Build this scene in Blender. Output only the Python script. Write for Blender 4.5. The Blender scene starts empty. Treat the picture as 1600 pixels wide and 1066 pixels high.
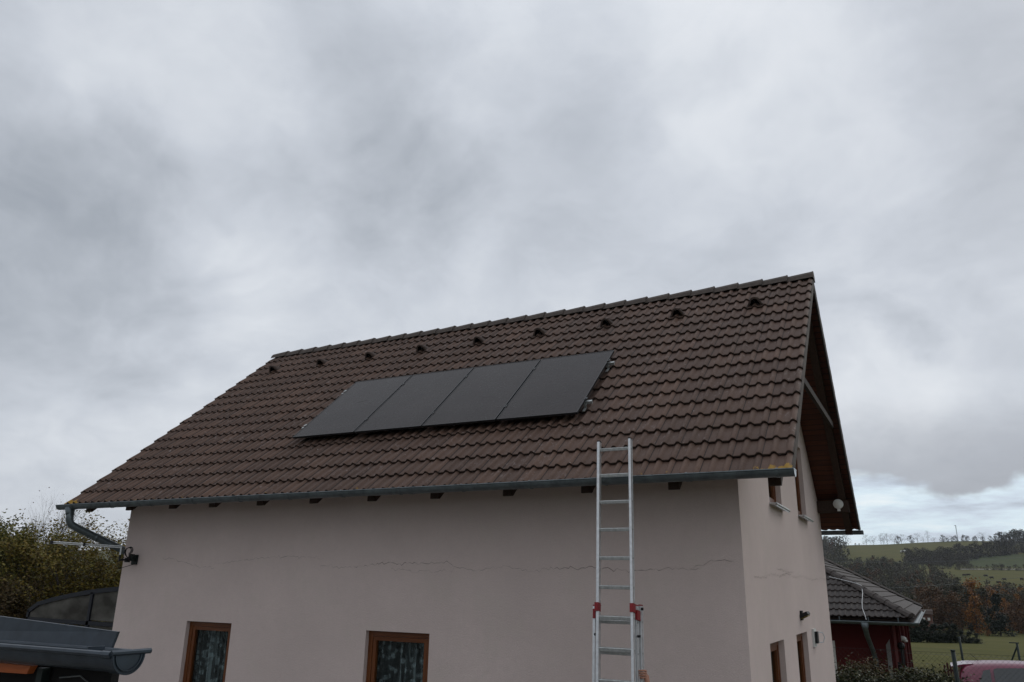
import bpy, bmesh, math, random
from mathutils import Vector, Matrix, noise
from mathutils.geometry import tessellate_polygon
R = math.radians
SC = bpy.context.scene
# ---------------------------------------------------------------- camera
cam_d = bpy.data.cameras.new('camera'); cam = bpy.data.objects.new('camera', cam_d)
SC.collection.objects.link(cam); SC.camera = cam
cam_d.sensor_width = 36; cam_d.lens = 27.45; cam_d.clip_start = 0.05; cam_d.clip_end = 6000
r0 = Vector((0.88882, 0.45793, 0.01719)); d0 = Vector((-0.12140, 0.27147, -0.95476)); f0 = Vector((-0.44188, 0.84653, 0.29688))
m = Matrix((( r0.x, -d0.x, -f0.x, 0), (r0.y, -d0.y, -f0.y, 0), (r0.z, -d0.z, -f0.z, 2.9), (0, 0, 0, 1)))
cam.matrix_world = m
SC.view_settings.view_transform = 'Standard'; SC.view_settings.look = 'None'
SC.view_settings.exposure = 0.0; SC.view_settings.gamma = 1.0
# ---------------------------------------------------------------- node helper
class NT:
    def __init__(s, nt): s.nt = nt; s.n = nt.nodes; s.l = nt.links
    def a(s, t, **k):
        n = s.n.new(t)
        for a, v in k.items():
            if hasattr(n, a): setattr(n, a, v)
        return n
    def val(s, sock, v):
        if isinstance(v, bpy.types.NodeSocket): s.l.new(v, sock)
        else:
            try: sock.default_value = v
            except Exception: sock.default_value = (*v, 1.0)
    def m(s, op, a, b=0.0, c=0.0, clamp=False):
        n = s.a('ShaderNodeMath', operation=op); n.use_clamp = clamp
        s.val(n.inputs[0], a); s.val(n.inputs[1], b); s.val(n.inputs[2], c); return n.outputs[0]
    def mix(s, f, a, b, mode='MIX'):
        n = s.a('ShaderNodeMix', data_type='RGBA', blend_type=mode)
        s.val(n.inputs[0], f); s.val(n.inputs[6], a); s.val(n.inputs[7], b); return n.outputs[2]
    def noise(s, vec, scale, detail=4, rough=.55, dist=0.0, out=0):
        n = s.a('ShaderNodeTexNoise'); s.val(n.inputs['Vector'], vec)
        n.inputs['Scale'].default_value = scale; n.inputs['Detail'].default_value = detail
        n.inputs['Roughness'].default_value = rough; n.inputs['Distortion'].default_value = dist
        return n.outputs[out]
    def ramp(s, f, stops):
        n = s.a('ShaderNodeValToRGB'); s.val(n.inputs[0], f); e = n.color_ramp.elements
        while len(e) < len(stops): e.new(.5)
        for i, (p, c) in enumerate(stops):
            e[i].position = p; e[i].color = (*c, 1) if len(c) == 3 else c
        return n.outputs[0]
    def maprange(s, v, a, b, c=0., d=1., smooth=True):
        n = s.a('ShaderNodeMapRange', interpolation_type='SMOOTHSTEP' if smooth else 'LINEAR')
        s.val(n.inputs[0], v); s.val(n.inputs[1], a); s.val(n.inputs[2], b); s.val(n.inputs[3], c); s.val(n.inputs[4], d)
        return n.outputs[0]
    def mapping(s, vec, scale=(1, 1, 1), loc=(0, 0, 0), rot=(0, 0, 0)):
        n = s.a('ShaderNodeMapping'); s.val(n.inputs[0], vec)
        n.inputs['Scale'].default_value = scale; n.inputs['Location'].default_value = loc; n.inputs['Rotation'].default_value = rot
        return n.outputs[0]
# ---------------------------------------------------------------- world: sky texture behind a broken overcast
SUN_EL, SUN_AZ = R(34), R(28)       # azimuth from +Y towards +X
w = bpy.data.worlds.new('World'); SC.world = w; w.use_nodes = True
T = NT(w.node_tree); T.n.clear()
sky = T.a('ShaderNodeTexSky', sky_type='NISHITA'); sky.sun_disc = False
sky.sun_elevation = SUN_EL; sky.sun_rotation = SUN_AZ; sky.air_density = 1.2; sky.dust_density = 1.5
tc = T.a('ShaderNodeTexCoord'); vec = tc.outputs['Generated']
sx = T.a('ShaderNodeSeparateXYZ'); T.l.new(vec, sx.inputs[0]); dx, dy, dz = sx.outputs
zz = T.m('MAXIMUM', T.m('ADD', T.m('ABSOLUTE', dz), 0.42), 0.02)
cx = T.a('ShaderNodeCombineXYZ'); T.l.new(T.m('DIVIDE', dx, zz), cx.inputs[0]); T.l.new(T.m('DIVIDE', dy, zz), cx.inputs[1])
flat = cx.outputs[0]
warp = T.a('ShaderNodeVectorMath', operation='MULTIPLY_ADD')
T.l.new(T.noise(flat, 2.2, 4, .55, out=1), warp.inputs[0]); warp.inputs[1].default_value = (.40, .40, .40); T.l.new(flat, warp.inputs[2])
n_big = T.noise(warp.outputs[0], 1.5, 6, .5)
n_mid = T.noise(T.mapping(warp.outputs[0], loc=(3.7, 1.2, 0)), 4.2, 7, .52)
n_fin = T.noise(T.mapping(warp.outputs[0], loc=(9.7, 4.2, 0)), 11, 7, .58)
cl = T.m('ADD', T.m('ADD', T.m('MULTIPLY', n_big, .34), T.m('MULTIPLY', n_mid, .32)), T.m('ADD', T.m('MULTIPLY', n_fin, .13), .13))
wn = T.noise(vec, 3.2, 6, .6, out=1)
def blob(x, y, z, size, amp):           # a thicker or thinner patch of cloud in a given direction
    v = Vector((x, y, z)).normalized()
    wv = T.a('ShaderNodeVectorMath', operation='MULTIPLY_ADD'); T.l.new(wn, wv.inputs[0]); wv.inputs[1].default_value = (.34, .34, .34); T.l.new(vec, wv.inputs[2])
    d = T.a('ShaderNodeVectorMath', operation='DISTANCE'); T.l.new(wv.outputs[0], d.inputs[0])
    d.inputs[1].default_value = (v.x + .17, v.y + .17, v.z + .17)
    return T.maprange(d.outputs['Value'], size * .25, size, amp, 0.0)
BLOBS = []
BLOBS = [(-0.779, 0.444, 0.443, 0.27, -0.088), (-0.836, 0.440, 0.327, 0.26, -0.068), (-0.807, 0.504, 0.308, 0.20, -0.045), (-0.778, 0.351, 0.522, 0.12, -0.040), (-0.608, 0.557, 0.566, 0.22, -0.045), (-0.559, 0.657, 0.506, 0.22, -0.060), (-0.514, 0.702, 0.492, 0.14, -0.060), (-0.459, 0.699, 0.548, 0.16, -0.040), (-0.328, 0.790, 0.518, 0.22, -0.050), (-0.683, 0.499, 0.534, 0.16, 0.090), (-0.762, 0.388, 0.519, 0.12, 0.070), (-0.689, 0.578, 0.437, 0.20, 0.090), (-0.775, 0.570, 0.271, 0.20, 0.060), (-0.523, 0.719, 0.458, 0.08, 0.050), (-0.085, 0.846, 0.527, 0.24, 0.070), (-0.174, 0.772, 0.612, 0.20, 0.060), (-0.044, 0.972, 0.230, 0.18, 0.075), (0.037, 0.980, 0.194, 0.12, 0.040), (-0.227, 0.874, 0.429, 0.25, -0.030), (-0.149, 0.788, 0.597, 0.07, -0.060), (0.128, 0.828, 0.546, 0.16, -0.065), (0.102, 0.905, 0.413, 0.20, -0.030), (0.044, 0.987, 0.152, 0.16, -0.070), (-0.012, 0.957, 0.290, 0.05, -0.090), (-0.501, 0.781, 0.374, 0.20, 0.030), (-0.282, 0.887, 0.367, 0.18, 0.040)]
for b in BLOBS: cl = T.m('ADD', cl, blob(*b))
ccol = T.ramp(cl, [(.20, (.27, .30, .36)), (.32, (.37, .403, .452)), (.42, (.478, .513, .568)), (.52, (.585, .622, .682)), (.62, (.70, .735, .785)), (.75, (.80, .825, .865))])
# lower sky: a clear pale gap under the cloud deck with thin grey bands
hz = T.noise(T.mapping(vec, scale=(3.0, 3.0, 16), loc=(2.3, .7, 1.9)), 2.2, 7, .6)
hz2 = T.noise(T.mapping(vec, scale=(5, 5, 9), loc=(1, 7, 3)), 1.5, 5, .6)
band = T.ramp(hz, [(.34, (.46, .52, .61)), (.43, (.60, .69, .80)), (.52, (.70, .83, .92)), (.64, (.86, .93, .97))])
gedge = T.m('ADD', T.m('ADD', dz, T.m('MULTIPLY', T.m('SUBTRACT', hz2, .5), .10)), T.m('ADD', blob(.060, .990, .118, .055, .026), blob(-.012, .994, .085, .06, .012)))
gapf = T.maprange(gedge, .114, .138, 1.0, 0.0)
az = T.maprange(T.m('DIVIDE', dx, T.m('MAXIMUM', dy, .05)), -.6, -.2, 0., 1.)
gapf = T.m('MULTIPLY', gapf, az)
base_edge = T.maprange(T.m('ADD', dz, T.m('MULTIPLY', T.m('SUBTRACT', hz2, .5), .10)), .12, .23, .62, 0.0)
ccol = T.mix(T.m('MULTIPLY', base_edge, az), ccol, (.30, .32, .37))
ccol = T.mix(gapf, ccol, band)
skyc = T.mix(1.0, sky.outputs[0], (.10, .10, .10), 'MULTIPLY')
final = T.mix(.96, skyc, ccol)
# an overcast sky is brightest overhead and dimmer low down behind the photographer
lift = T.m('MULTIPLY', T.maprange(dz, .58, 1.0, 1.03, 1.65), T.m('SUBTRACT', 1.0, T.m('MULTIPLY', T.maprange(dy, -.35, .1, .35, 0.0), T.maprange(dz, .15, .6, 1.0, 0.0))))
lc = T.a('ShaderNodeCombineColor'); [T.l.new(lift, lc.inputs[i]) for i in range(3)]
final = T.mix(1.0, final, lc.outputs[0], 'MULTIPLY')
bg = T.a('ShaderNodeBackground'); T.l.new(final, bg.inputs[0]); bg.inputs[1].default_value = 1.0
wo = T.a('ShaderNodeOutputWorld'); T.l.new(bg.outputs[0], wo.inputs[0])
# weak overcast sun
sd = bpy.data.lights.new('sun', 'SUN'); sd.energy = 0.5; sd.angle = R(25); sd.color = (1, .96, .9)
so = bpy.data.objects.new('sun', sd); SC.collection.objects.link(so)
so.rotation_euler = Vector((math.sin(SUN_AZ)*math.cos(SUN_EL), math.cos(SUN_AZ)*math.cos(SUN_EL), math.sin(SUN_EL))).to_track_quat('Z', 'Y').to_euler()
# ---------------------------------------------------------------- materials
def mat(name, fn):
    mt = bpy.data.materials.new(name); mt.use_nodes = True; t = NT(mt.node_tree); t.n.clear()
    b = t.a('ShaderNodeBsdfPrincipled'); o = t.a('ShaderNodeOutputMaterial'); t.l.new(b.outputs[0], o.inputs[0])
    b.inputs['Specular IOR Level'].default_value = .3
    t.tc = t.a('ShaderNodeTexCoord'); t.b = b; t.o = o; fn(t, b); return mt
def bump(t, h, dist, strength=1.0):
    n = t.a('ShaderNodeBump'); t.val(n.inputs['Height'], h); n.inputs['Distance'].default_value = dist
    n.inputs['Strength'].default_value = strength; t.l.new(n.outputs[0], t.b.inputs['Normal'])
def simple(name, col, rough=.6, metal=0., var=.12, scale=6, bmp=0., coord='Object', spec=.3):
    def fn(t, b):
        n = t.noise(t.tc.outputs[coord], scale, 6, .6)
        c1 = tuple(x*(1-var) for x in col); c2 = tuple(min(1, x*(1+var)) for x in col)
        t.l.new(t.ramp(n, [(.3, c1), (.7, c2)]), b.inputs['Base Color'])
        t.val(b.inputs['Roughness'], rough); b.inputs['Metallic'].default_value = metal
        b.inputs['Specular IOR Level'].default_value = spec
        if bmp: bump(t, n, bmp)
    return mat(name, fn)
def stucco(name, col):
    def fn(t, b):
        P = t.tc.outputs['Object']
        big = t.noise(P, .55, 5, .6); fine = t.noise(P, 110, 3, .7); mid = t.noise(P, 9, 5, .65)
        streak = t.noise(t.mapping(P, scale=(14, 14, .35)), 1.0, 5, .6)
        c = t.mix(t.maprange(big, .3, .7), tuple(x*.93 for x in col), tuple(x*1.05 for x in col))
        c = t.mix(t.maprange(streak, .50, .80, 0, .09), c, tuple(x*.80 for x in (col[0]*.97, col[1], col[2]*1.02)))
        c = t.mix(t.maprange(mid, .35, .7, 0, .22), c, tuple(x*.86 for x in col))
        c = t.mix(t.maprange(t.noise(P, 2.1, 6, .65, .6), .50, .68, 0, .5), c, (col[0]*.93, col[1]*.965, col[2]*.93))
        c = t.mix(t.maprange(fine, .35, .65, 0, .32), c, tuple(x*.78 for x in col))
        t.l.new(c, b.inputs['Base Color']); b.inputs['Roughness'].default_value = .95
        b.inputs['Specular IOR Level'].default_value = .1
        bump(t, t.m('ADD', fine, t.m('MULTIPLY', mid, .6)), .006)
    return mat(name, fn)
M = {}
M['wall'] = stucco('pink_stucco', (.645, .537, .497))
M['red_wall'] = stucco('red_stucco', (.085, .015, .014))
def tile_fn(base, warm, lichen=True):
    def fn(t, b):
        uv = t.tc.outputs['UV']; P = t.tc.outputs['Object']
        s = t.a('ShaderNodeSeparateXYZ'); t.l.new(uv, s.inputs[0])
        c = t.a('ShaderNodeCombineXYZ'); t.l.new(t.m('FLOOR', s.outputs[0]), c.inputs[0]); t.l.new(t.m('FLOOR', s.outputs[1]), c.inputs[1])
        wn_ = t.a('ShaderNodeTexWhiteNoise'); wn_.noise_dimensions = '2D'; t.l.new(c.outputs[0], wn_.inputs['Vector'])
        big = t.noise(P, .8, 5, .6); fine = t.noise(P, 60, 4, .7)
        col = t.mix(wn_.outputs['Value'], base, warm)
        col = t.mix(t.maprange(big, .35, .7, 0, .45), col, tuple(x*.72 for x in base))
        col = t.mix(t.maprange(fine, .3, .7, 0, .35), col, tuple(x*1.35 for x in warm))
        rollx = t.m('FRACT', t.m('MULTIPLY', s.outputs[0], 2.0)); inpan = t.m('GREATER_THAN', t.m('ABSOLUTE', t.m('SUBTRACT', rollx, .72)), .25)
        inpan = t.m('MULTIPLY', inpan, t.m('GREATER_THAN', 1.0, t.m('ABSOLUTE', t.m('SUBTRACT', rollx, .72))))
        col = t.mix(t.m('MULTIPLY', inpan, t.maprange(t.noise(P, 3.1, 4, .6), .3, .7, .15, .55)), col, (base[0]*1.32, base[1]*1.40, base[2]*1.50))
        # pale lime bloom and droppings in flecks
        sp = t.noise(t.mapping(P, scale=(1, .45, .45)), 26, 5, .7); sp2 = t.noise(P, 1.6, 3, .5)
        f = t.m('MULTIPLY', t.maprange(sp, .55, .68), t.maprange(sp2, .38, .60, 0, .42))
        col = t.mix(f, col, (.30, .25, .235))
        sp3 = t.noise(P, 13, 3, .6); col = t.mix(t.maprange(sp3, .735, .765, 0, .75), col, (.42, .40, .38))
        # joint between neighbouring tiles
        fr = t.m('FRACT', s.outputs[0]); col = t.mix(t.m('LESS_THAN', t.m('ABSOLUTE', t.m('SUBTRACT', fr, .985)), .012), col, tuple(x*.35 for x in base))
        if lichen:
            # yellow-orange lichen on the lowest course, thickest at the two ends
            ln = t.noise(P, 17, 5, .75); v = s.outputs[1]; u = s.outputs[0]
            low = t.maprange(v, .0, .55, 1., 0.)
            e1 = t.maprange(u, 0., 2.0, 1.3, 0.); e2 = t.maprange(u, 35.2, 37.0, 0., 1.5); mid_ = .42
            amt = t.m('MULTIPLY', low, t.m('ADD', t.m('ADD', e1, e2), mid_))
            col = t.mix(t.maprange(t.m('ADD', ln, t.m('MULTIPLY', amt, .25)), .72, .78), col, (.30, .17, .02))
        t.l.new(col, b.inputs['Base Color']); b.inputs['Roughness'].default_value = .72
        b.inputs['Specular IOR Level'].default_value = .35
        bump(t, t.m('ADD', fine, t.noise(P, 14, 4, .6)), .004)
    return fn
M['tile'] = mat('brown_concrete_tile', tile_fn((.064, .037, .026), (.114, .064, .043)))
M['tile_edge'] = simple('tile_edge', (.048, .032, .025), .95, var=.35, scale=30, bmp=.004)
M['grey_tile'] = mat('dark_grey_tile', tile_fn((.032, .026, .023), (.043, .034, .030), False))
M['ridge'] = simple('ridge_tile', (.085, .068, .058), .85, var=.25, scale=14, bmp=.004)
M['zinc'] = simple('weathered_zinc', (.105, .125, .130), .42, .55, var=.28, scale=9, spec=.5)
M['zinc_light'] = simple('bright_zinc', (.55, .57, .58), .35, .8, var=.1)
M['blue_metal'] = simple('blue_grey_sheet', (.034, .046, .060), .40, .3, var=.30, scale=11, spec=.5)
M['alu'] = simple('aluminium', (.60, .61, .61), .34, .75, var=.14, scale=25, spec=.5)
M['alu_worn'] = simple('worn_aluminium', (.42, .43, .42), .5, .6, var=.2, scale=30)
M['black'] = simple('black_plastic', (.012, .012, .013), .5, var=.2)
M['red_plastic'] = simple('red_plastic', (.22, .012, .016), .45, var=.15, scale=20)
M['white'] = simple('white_plastic', (.62, .62, .59), .5, var=.06)
M['dark_void'] = simple('dark_interior', (.012, .011, .011), .95)  # near-black colour stands for shade inside rooms, vent hoods and carport
M['soil'] = simple('brown_soil', (.05, .035, .02), .95, var=.3)
def wood(name, col, scale=(1, 22, 22), rough=.55):
    def fn(t, b):
        P = t.tc.outputs['Object']; n = t.noise(t.mapping(P, scale=scale), 1.6, 6, .65, .4)
        t.l.new(t.ramp(n, [(.3, tuple(x*.62 for x in col)), (.7, tuple(x*1.2 for x in col))]), b.inputs['Base Color'])
        b.inputs['Roughness'].default_value = rough; bump(t, n, .002)
    return mat(name, fn)
M['soffit'] = None
def soffit_fn(t, b):
    P = t.tc.outputs['Object']; s = t.a('ShaderNodeSeparateXYZ'); t.l.new(P, s.inputs[0])
    k = t.m('FRACT', t.m('DIVIDE', s.outputs[2], .078)); n = t.noise(t.mapping(P, scale=(1.5, 20, 20)), 1.5, 6, .65)
    c = t.ramp(n, [(.3, (.065, .020, .009)), (.7, (.14, .043, .018))])
    cell = t.a('ShaderNodeTexWhiteNoise'); cell.noise_dimensions = '1D'; t.l.new(t.m('FLOOR', t.m('DIVIDE', s.outputs[2], .078)), cell.inputs['W'])
    c = t.mix(t.m('MULTIPLY', cell.outputs['Value'], .4), c, (.05, .016, .008))
    c = t.mix(t.m('LESS_THAN', k, .10), c, (.008, .004, .003))
    t.l.new(c, b.inputs['Base Color']); b.inputs['Roughness'].default_value = .6
M['soffit'] = mat('reddish_boards', soffit_fn)
M['beam'] = wood('dark_beam', (.045, .026, .018), (20, 1.5, 20), .8)
M['collar'] = wood('grey_beam', (.030, .021, .016), (20, 1.2, 20), .85)
M['barge'] = wood('grey_barge_board', (.095, .078, .066), (20, 1.2, 1.2), .85)
M['barge_dark'] = wood('dark_barge_board', (.030, .024, .020), (20, 1.2, 1.2), .8)
M['frame'] = wood('orange_brown_frame', (.145, .046, .013), (24, 24, 1.4), .38)
M['frame_h'] = wood('orange_brown_rail', (.13, .039, .010), (1.4, 24, 24), .38)
M['orange_wood'] = wood('orange_plank', (.34, .085, .02), (1.4, 30, 30), .6)
def glass_fn(t, b):
    t.n.remove(b); tr = t.a('ShaderNodeBsdfTransparent'); tr.inputs[0].default_value = (.86, .90, .90, 1)
    gl = t.a('ShaderNodeBsdfGlossy'); gl.inputs['Roughness'].default_value = .02
    fr0 = t.a('ShaderNodeFresnel'); fr0.inputs[0].default_value = 1.5; ge = t.a('ShaderNodeNewGeometry')
    frm = t.a('ShaderNodeMath', operation='MULTIPLY'); t.l.new(fr0.outputs[0], frm.inputs[0]); t.l.new(t.m('SUBTRACT', 1.0, ge.outputs['Backfacing']), frm.inputs[1]); fr = frm
    n = t.a('ShaderNodeBump'); t.l.new(t.noise(t.tc.outputs['Object'], 1.3, 2, .5), n.inputs['Height']); n.inputs['Distance'].default_value = .004
    t.l.new(n.outputs[0], gl.inputs['Normal'])
    mx = t.a('ShaderNodeMixShader'); t.l.new(fr.outputs[0], mx.inputs[0]); t.l.new(tr.outputs[0], mx.inputs[1]); t.l.new(gl.outputs[0], mx.inputs[2])
    t.l.new(mx.outputs[0], t.o.inputs[0])
M['glass'] = mat('window_glass', glass_fn)
def tinted(name, col):
    def fn(t, b):
        b.inputs['Base Color'].default_value = (*col, 1); b.inputs['Roughness'].default_value = .04
        b.inputs['Specular IOR Level'].default_value = .8
        t.l.new(t.ramp(t.noise(t.tc.outputs['Object'], 2, 3), [(.3, tuple(x*.8 for x in col)), (.7, tuple(x*1.2 for x in col))]), b.inputs['Base Color'])
    return mat(name, fn)
M['car_glass'] = tinted('tinted_glass', (.012, .016, .018))
def panel_fn(t, b):
    P = t.tc.outputs['UV']; s = t.a('ShaderNodeSeparateXYZ'); t.l.new(P, s.inputs[0])
    fu = t.m('FRACT', t.m('MULTIPLY', s.outputs[0], 6)); fv = t.m('FRACT', t.m('MULTIPLY', s.outputs[1], 20))
    gl = t.m('MAXIMUM', t.m('LESS_THAN', fu, .012), t.m('LESS_THAN', fv, .03))
    n = t.noise(t.tc.outputs['Object'], 1.7, 6, .6)
    c = t.mix(gl, t.ramp(n, [(.3, (.017, .013, .012)), (.7, (.026, .021, .020))]), (.028, .026, .027))
    dust = t.noise(t.mapping(t.tc.outputs['Object'], scale=(1, 1, 1)), 5, 6, .7)
    c = t.mix(t.maprange(dust, .5, .8, 0, .10), c, (.11, .10, .095))
    t.l.new(c, b.inputs['Base Color']); t.l.new(t.maprange(dust, .3, .8, .26, .31), b.inputs['Roughness'])
    b.inputs['Specular IOR Level'].default_value = .17; b.inputs['IOR'].default_value = 1.36; b.inputs['Specular Tint'].default_value = (1.0, .87, .86, 1)
M['panel'] = mat('black_solar_glass', panel_fn)
def curtain_fn(t, b):
    P = t.tc.outputs['Object']
    v = t.a('ShaderNodeTexVoronoi'); v.inputs['Scale'].default_value = 11; v.inputs['Randomness'].default_value = .9
    pl = t.mapping(P, scale=(1, .3, 1)); t.l.new(pl, v.inputs['Vector'])
    pet = t.noise(P, 120, 3, .7)
    fl = t.maprange(t.m('ADD', v.outputs['Distance'], t.m('MULTIPLY', t.m('SUBTRACT', pet, .5), .85)), .30, .42, 1., 0.)
    s = t.a('ShaderNodeSeparateXYZ'); t.l.new(P, s.inputs[0])
    fold = t.noise(t.mapping(P, scale=(1, .01, .05)), 17, 3, .6)
    al = t.m('ADD', t.m('MULTIPLY', fl, .30), t.maprange(fold, .46, .66, .05, .42))
    t.n.remove(b); d = t.a('ShaderNodeBsdfDiffuse'); d.inputs[0].default_value = (.50, .55, .56, 1)
    tr = t.a('ShaderNodeBsdfTransparent'); mx = t.a('ShaderNodeMixShader')
    t.l.new(al, mx.inputs[0]); t.l.new(tr.outputs[0], mx.inputs[1]); t.l.new(d.outputs[0], mx.inputs[2]); t.l.new(mx.outputs[0], t.o.inputs[0])
M['curtain'] = mat('lace_curtain', curtain_fn)
def leaf(name, cols, rough=.6):
    def fn(t, b):
        g = t.a('ShaderNodeNewGeometry'); oi = t.a('ShaderNodeObjectInfo')
        st = [(i/max(1, len(cols)-1), c) for i, c in enumerate(cols)]
        c = t.ramp(g.outputs['Random Per Island'], st)
        c = t.mix(t.m('MULTIPLY', oi.outputs['Random'], .35), c, tuple(x*.6 for x in cols[0]))
        t.l.new(c, b.inputs['Base Color']); b.inputs['Roughness'].default_value = rough
        b.inputs['Specular IOR Level'].default_value = .2
    return mat(name, fn)
M['leaf_olive'] = leaf('olive_leaves', [(.045, .050, .014), (.095, .098, .022), (.15, .135, .026), (.16, .115, .022)])
M['leaf_yellow'] = leaf('yellowing_leaves', [(.075, .070, .016), (.16, .135, .022), (.19, .130, .020), (.09, .055, .015)])
M['leaf_brown'] = leaf('brown_leaves', [(.050, .032, .015), (.095, .058, .020), (.07, .058, .022), (.11, .07, .020)])
M['leaf_hedge'] = leaf('hedge_leaves', [(.016, .020, .008), (.038, .046, .014), (.068, .066, .020), (.050, .034, .014)], .45)
M['leaf_hedge2'] = leaf('olive_hedge_leaves', [(.018, .022, .008), (.045, .050, .014), (.075, .072, .024), (.05, .038, .015)], .45)
M['leaf_dark'] = leaf('dark_leaves', [(.028, .032, .020), (.044, .044, .024), (.062, .055, .026), (.046, .036, .022)])
M['leaf_wood'] = leaf('bare_wood_mass', [(.042, .036, .029), (.066, .054, .036), (.055, .050, .030), (.080, .058, .030)])
M['leaf_wood2'] = leaf('olive_wood_mass', [(.034, .036, .016), (.060, .055, .024), (.075, .060, .024)])
M['leaf_wood3'] = leaf('rust_wood_mass', [(.060, .034, .018), (.12, .058, .022), (.085, .048, .024)])
M['leaf_orange'] = leaf('orange_leaves', [(.14, .058, .014), (.24, .10, .02), (.19, .065, .015), (.28, .15, .028)])
M['leaf_conifer'] = leaf('conifer_needles', [(.008, .014, .010), (.018, .026, .015), (.025, .032, .017)])
M['bark'] = simple('bark', (.055, .045, .038), .95, var=.35, scale=12, bmp=.01)
M['twig'] = simple('twig', (.060, .048, .042), .95, var=.3, scale=12)
M['green_metal'] = simple('dark_green_metal', (.012, .020, .018), .5, .2, var=.15)
M['wire'] = simple('wire', (.16, .17, .17), .5, .5)
M['picket'] = wood('dark_red_picket', (.070, .020, .022), (20, 20, 1.5), .8)
M['tarp'] = simple('purple_sheet', (.06, .018, .04), .6)
def carpaint(t, b):
    n = t.noise(t.tc.outputs['Object'], 3, 3); t.l.new(t.ramp(n, [(.3, (.13, .004, .030)), (.7, (.16, .006, .038))]), b.inputs['Base Color'])
    b.inputs['Roughness'].default_value = .28; b.inputs['Coat Weight'].default_value = .35; b.inputs['Coat Roughness'].default_value = .03
    b.inputs['Specular IOR Level'].default_value = .5
M['paint'] = mat('magenta_paint', carpaint)
M['skin'] = simple('skin', (.40, .20, .135), .5, var=.12, scale=40, bmp=.0008)
M['cloth'] = simple('dark_blue_cloth', (.022, .028, .045), .9, var=.2, scale=30, bmp=.002)
M['jeans'] = simple('blue_denim', (.05, .07, .11), .9, var=.2, scale=40)
M['hair'] = simple('brown_hair', (.03, .018, .01), .7, var=.3, scale=60)
M['cow'] = simple('dark_hide', (.02, .014, .011), .8)
M['yard'] = simple('gravel_yard', (.16, .15, .135), .95, var=.25, scale=20, bmp=.02)
def ground_fn(t, b):
    P = t.tc.outputs['Object']; at = t.a('ShaderNodeAttribute'); at.attribute_name = 'field'
    big = t.noise(P, .011, 5, .6); mid = t.noise(P, .09, 6, .65); fine = t.noise(P, 2.2, 5, .7)
    mow = t.noise(t.mapping(P, scale=(.02, .35, 1), rot=(0, 0, .3)), 1.0, 3, .5)
    c = t.mix(t.maprange(mid, .35, .65), (.078, .078, .024), (.112, .102, .032))
    c = t.mix(t.maprange(big, .4, .65, 0, .6), c, (.058, .068, .024))
    c = t.mix(t.maprange(mow, .45, .62, 0, .5), c, (.115, .098, .034))
    c = t.mix(t.maprange(fine, .3, .7, 0, .35), c, (.040, .042, .015))
    green = t.mix(t.maprange(mid, .3, .7), (.044, .058, .028), (.054, .068, .032))
    c = t.mix(t.m('MULTIPLY', at.outputs['Fac'], .8), c, green)
    t.l.new(c, b.inputs['Base Color']); b.inputs['Roughness'].default_value = .95; b.inputs['Specular IOR Level'].default_value = .05
    bump(t, fine, .06)
M['ground'] = mat('meadow_grass', ground_fn)
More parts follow.
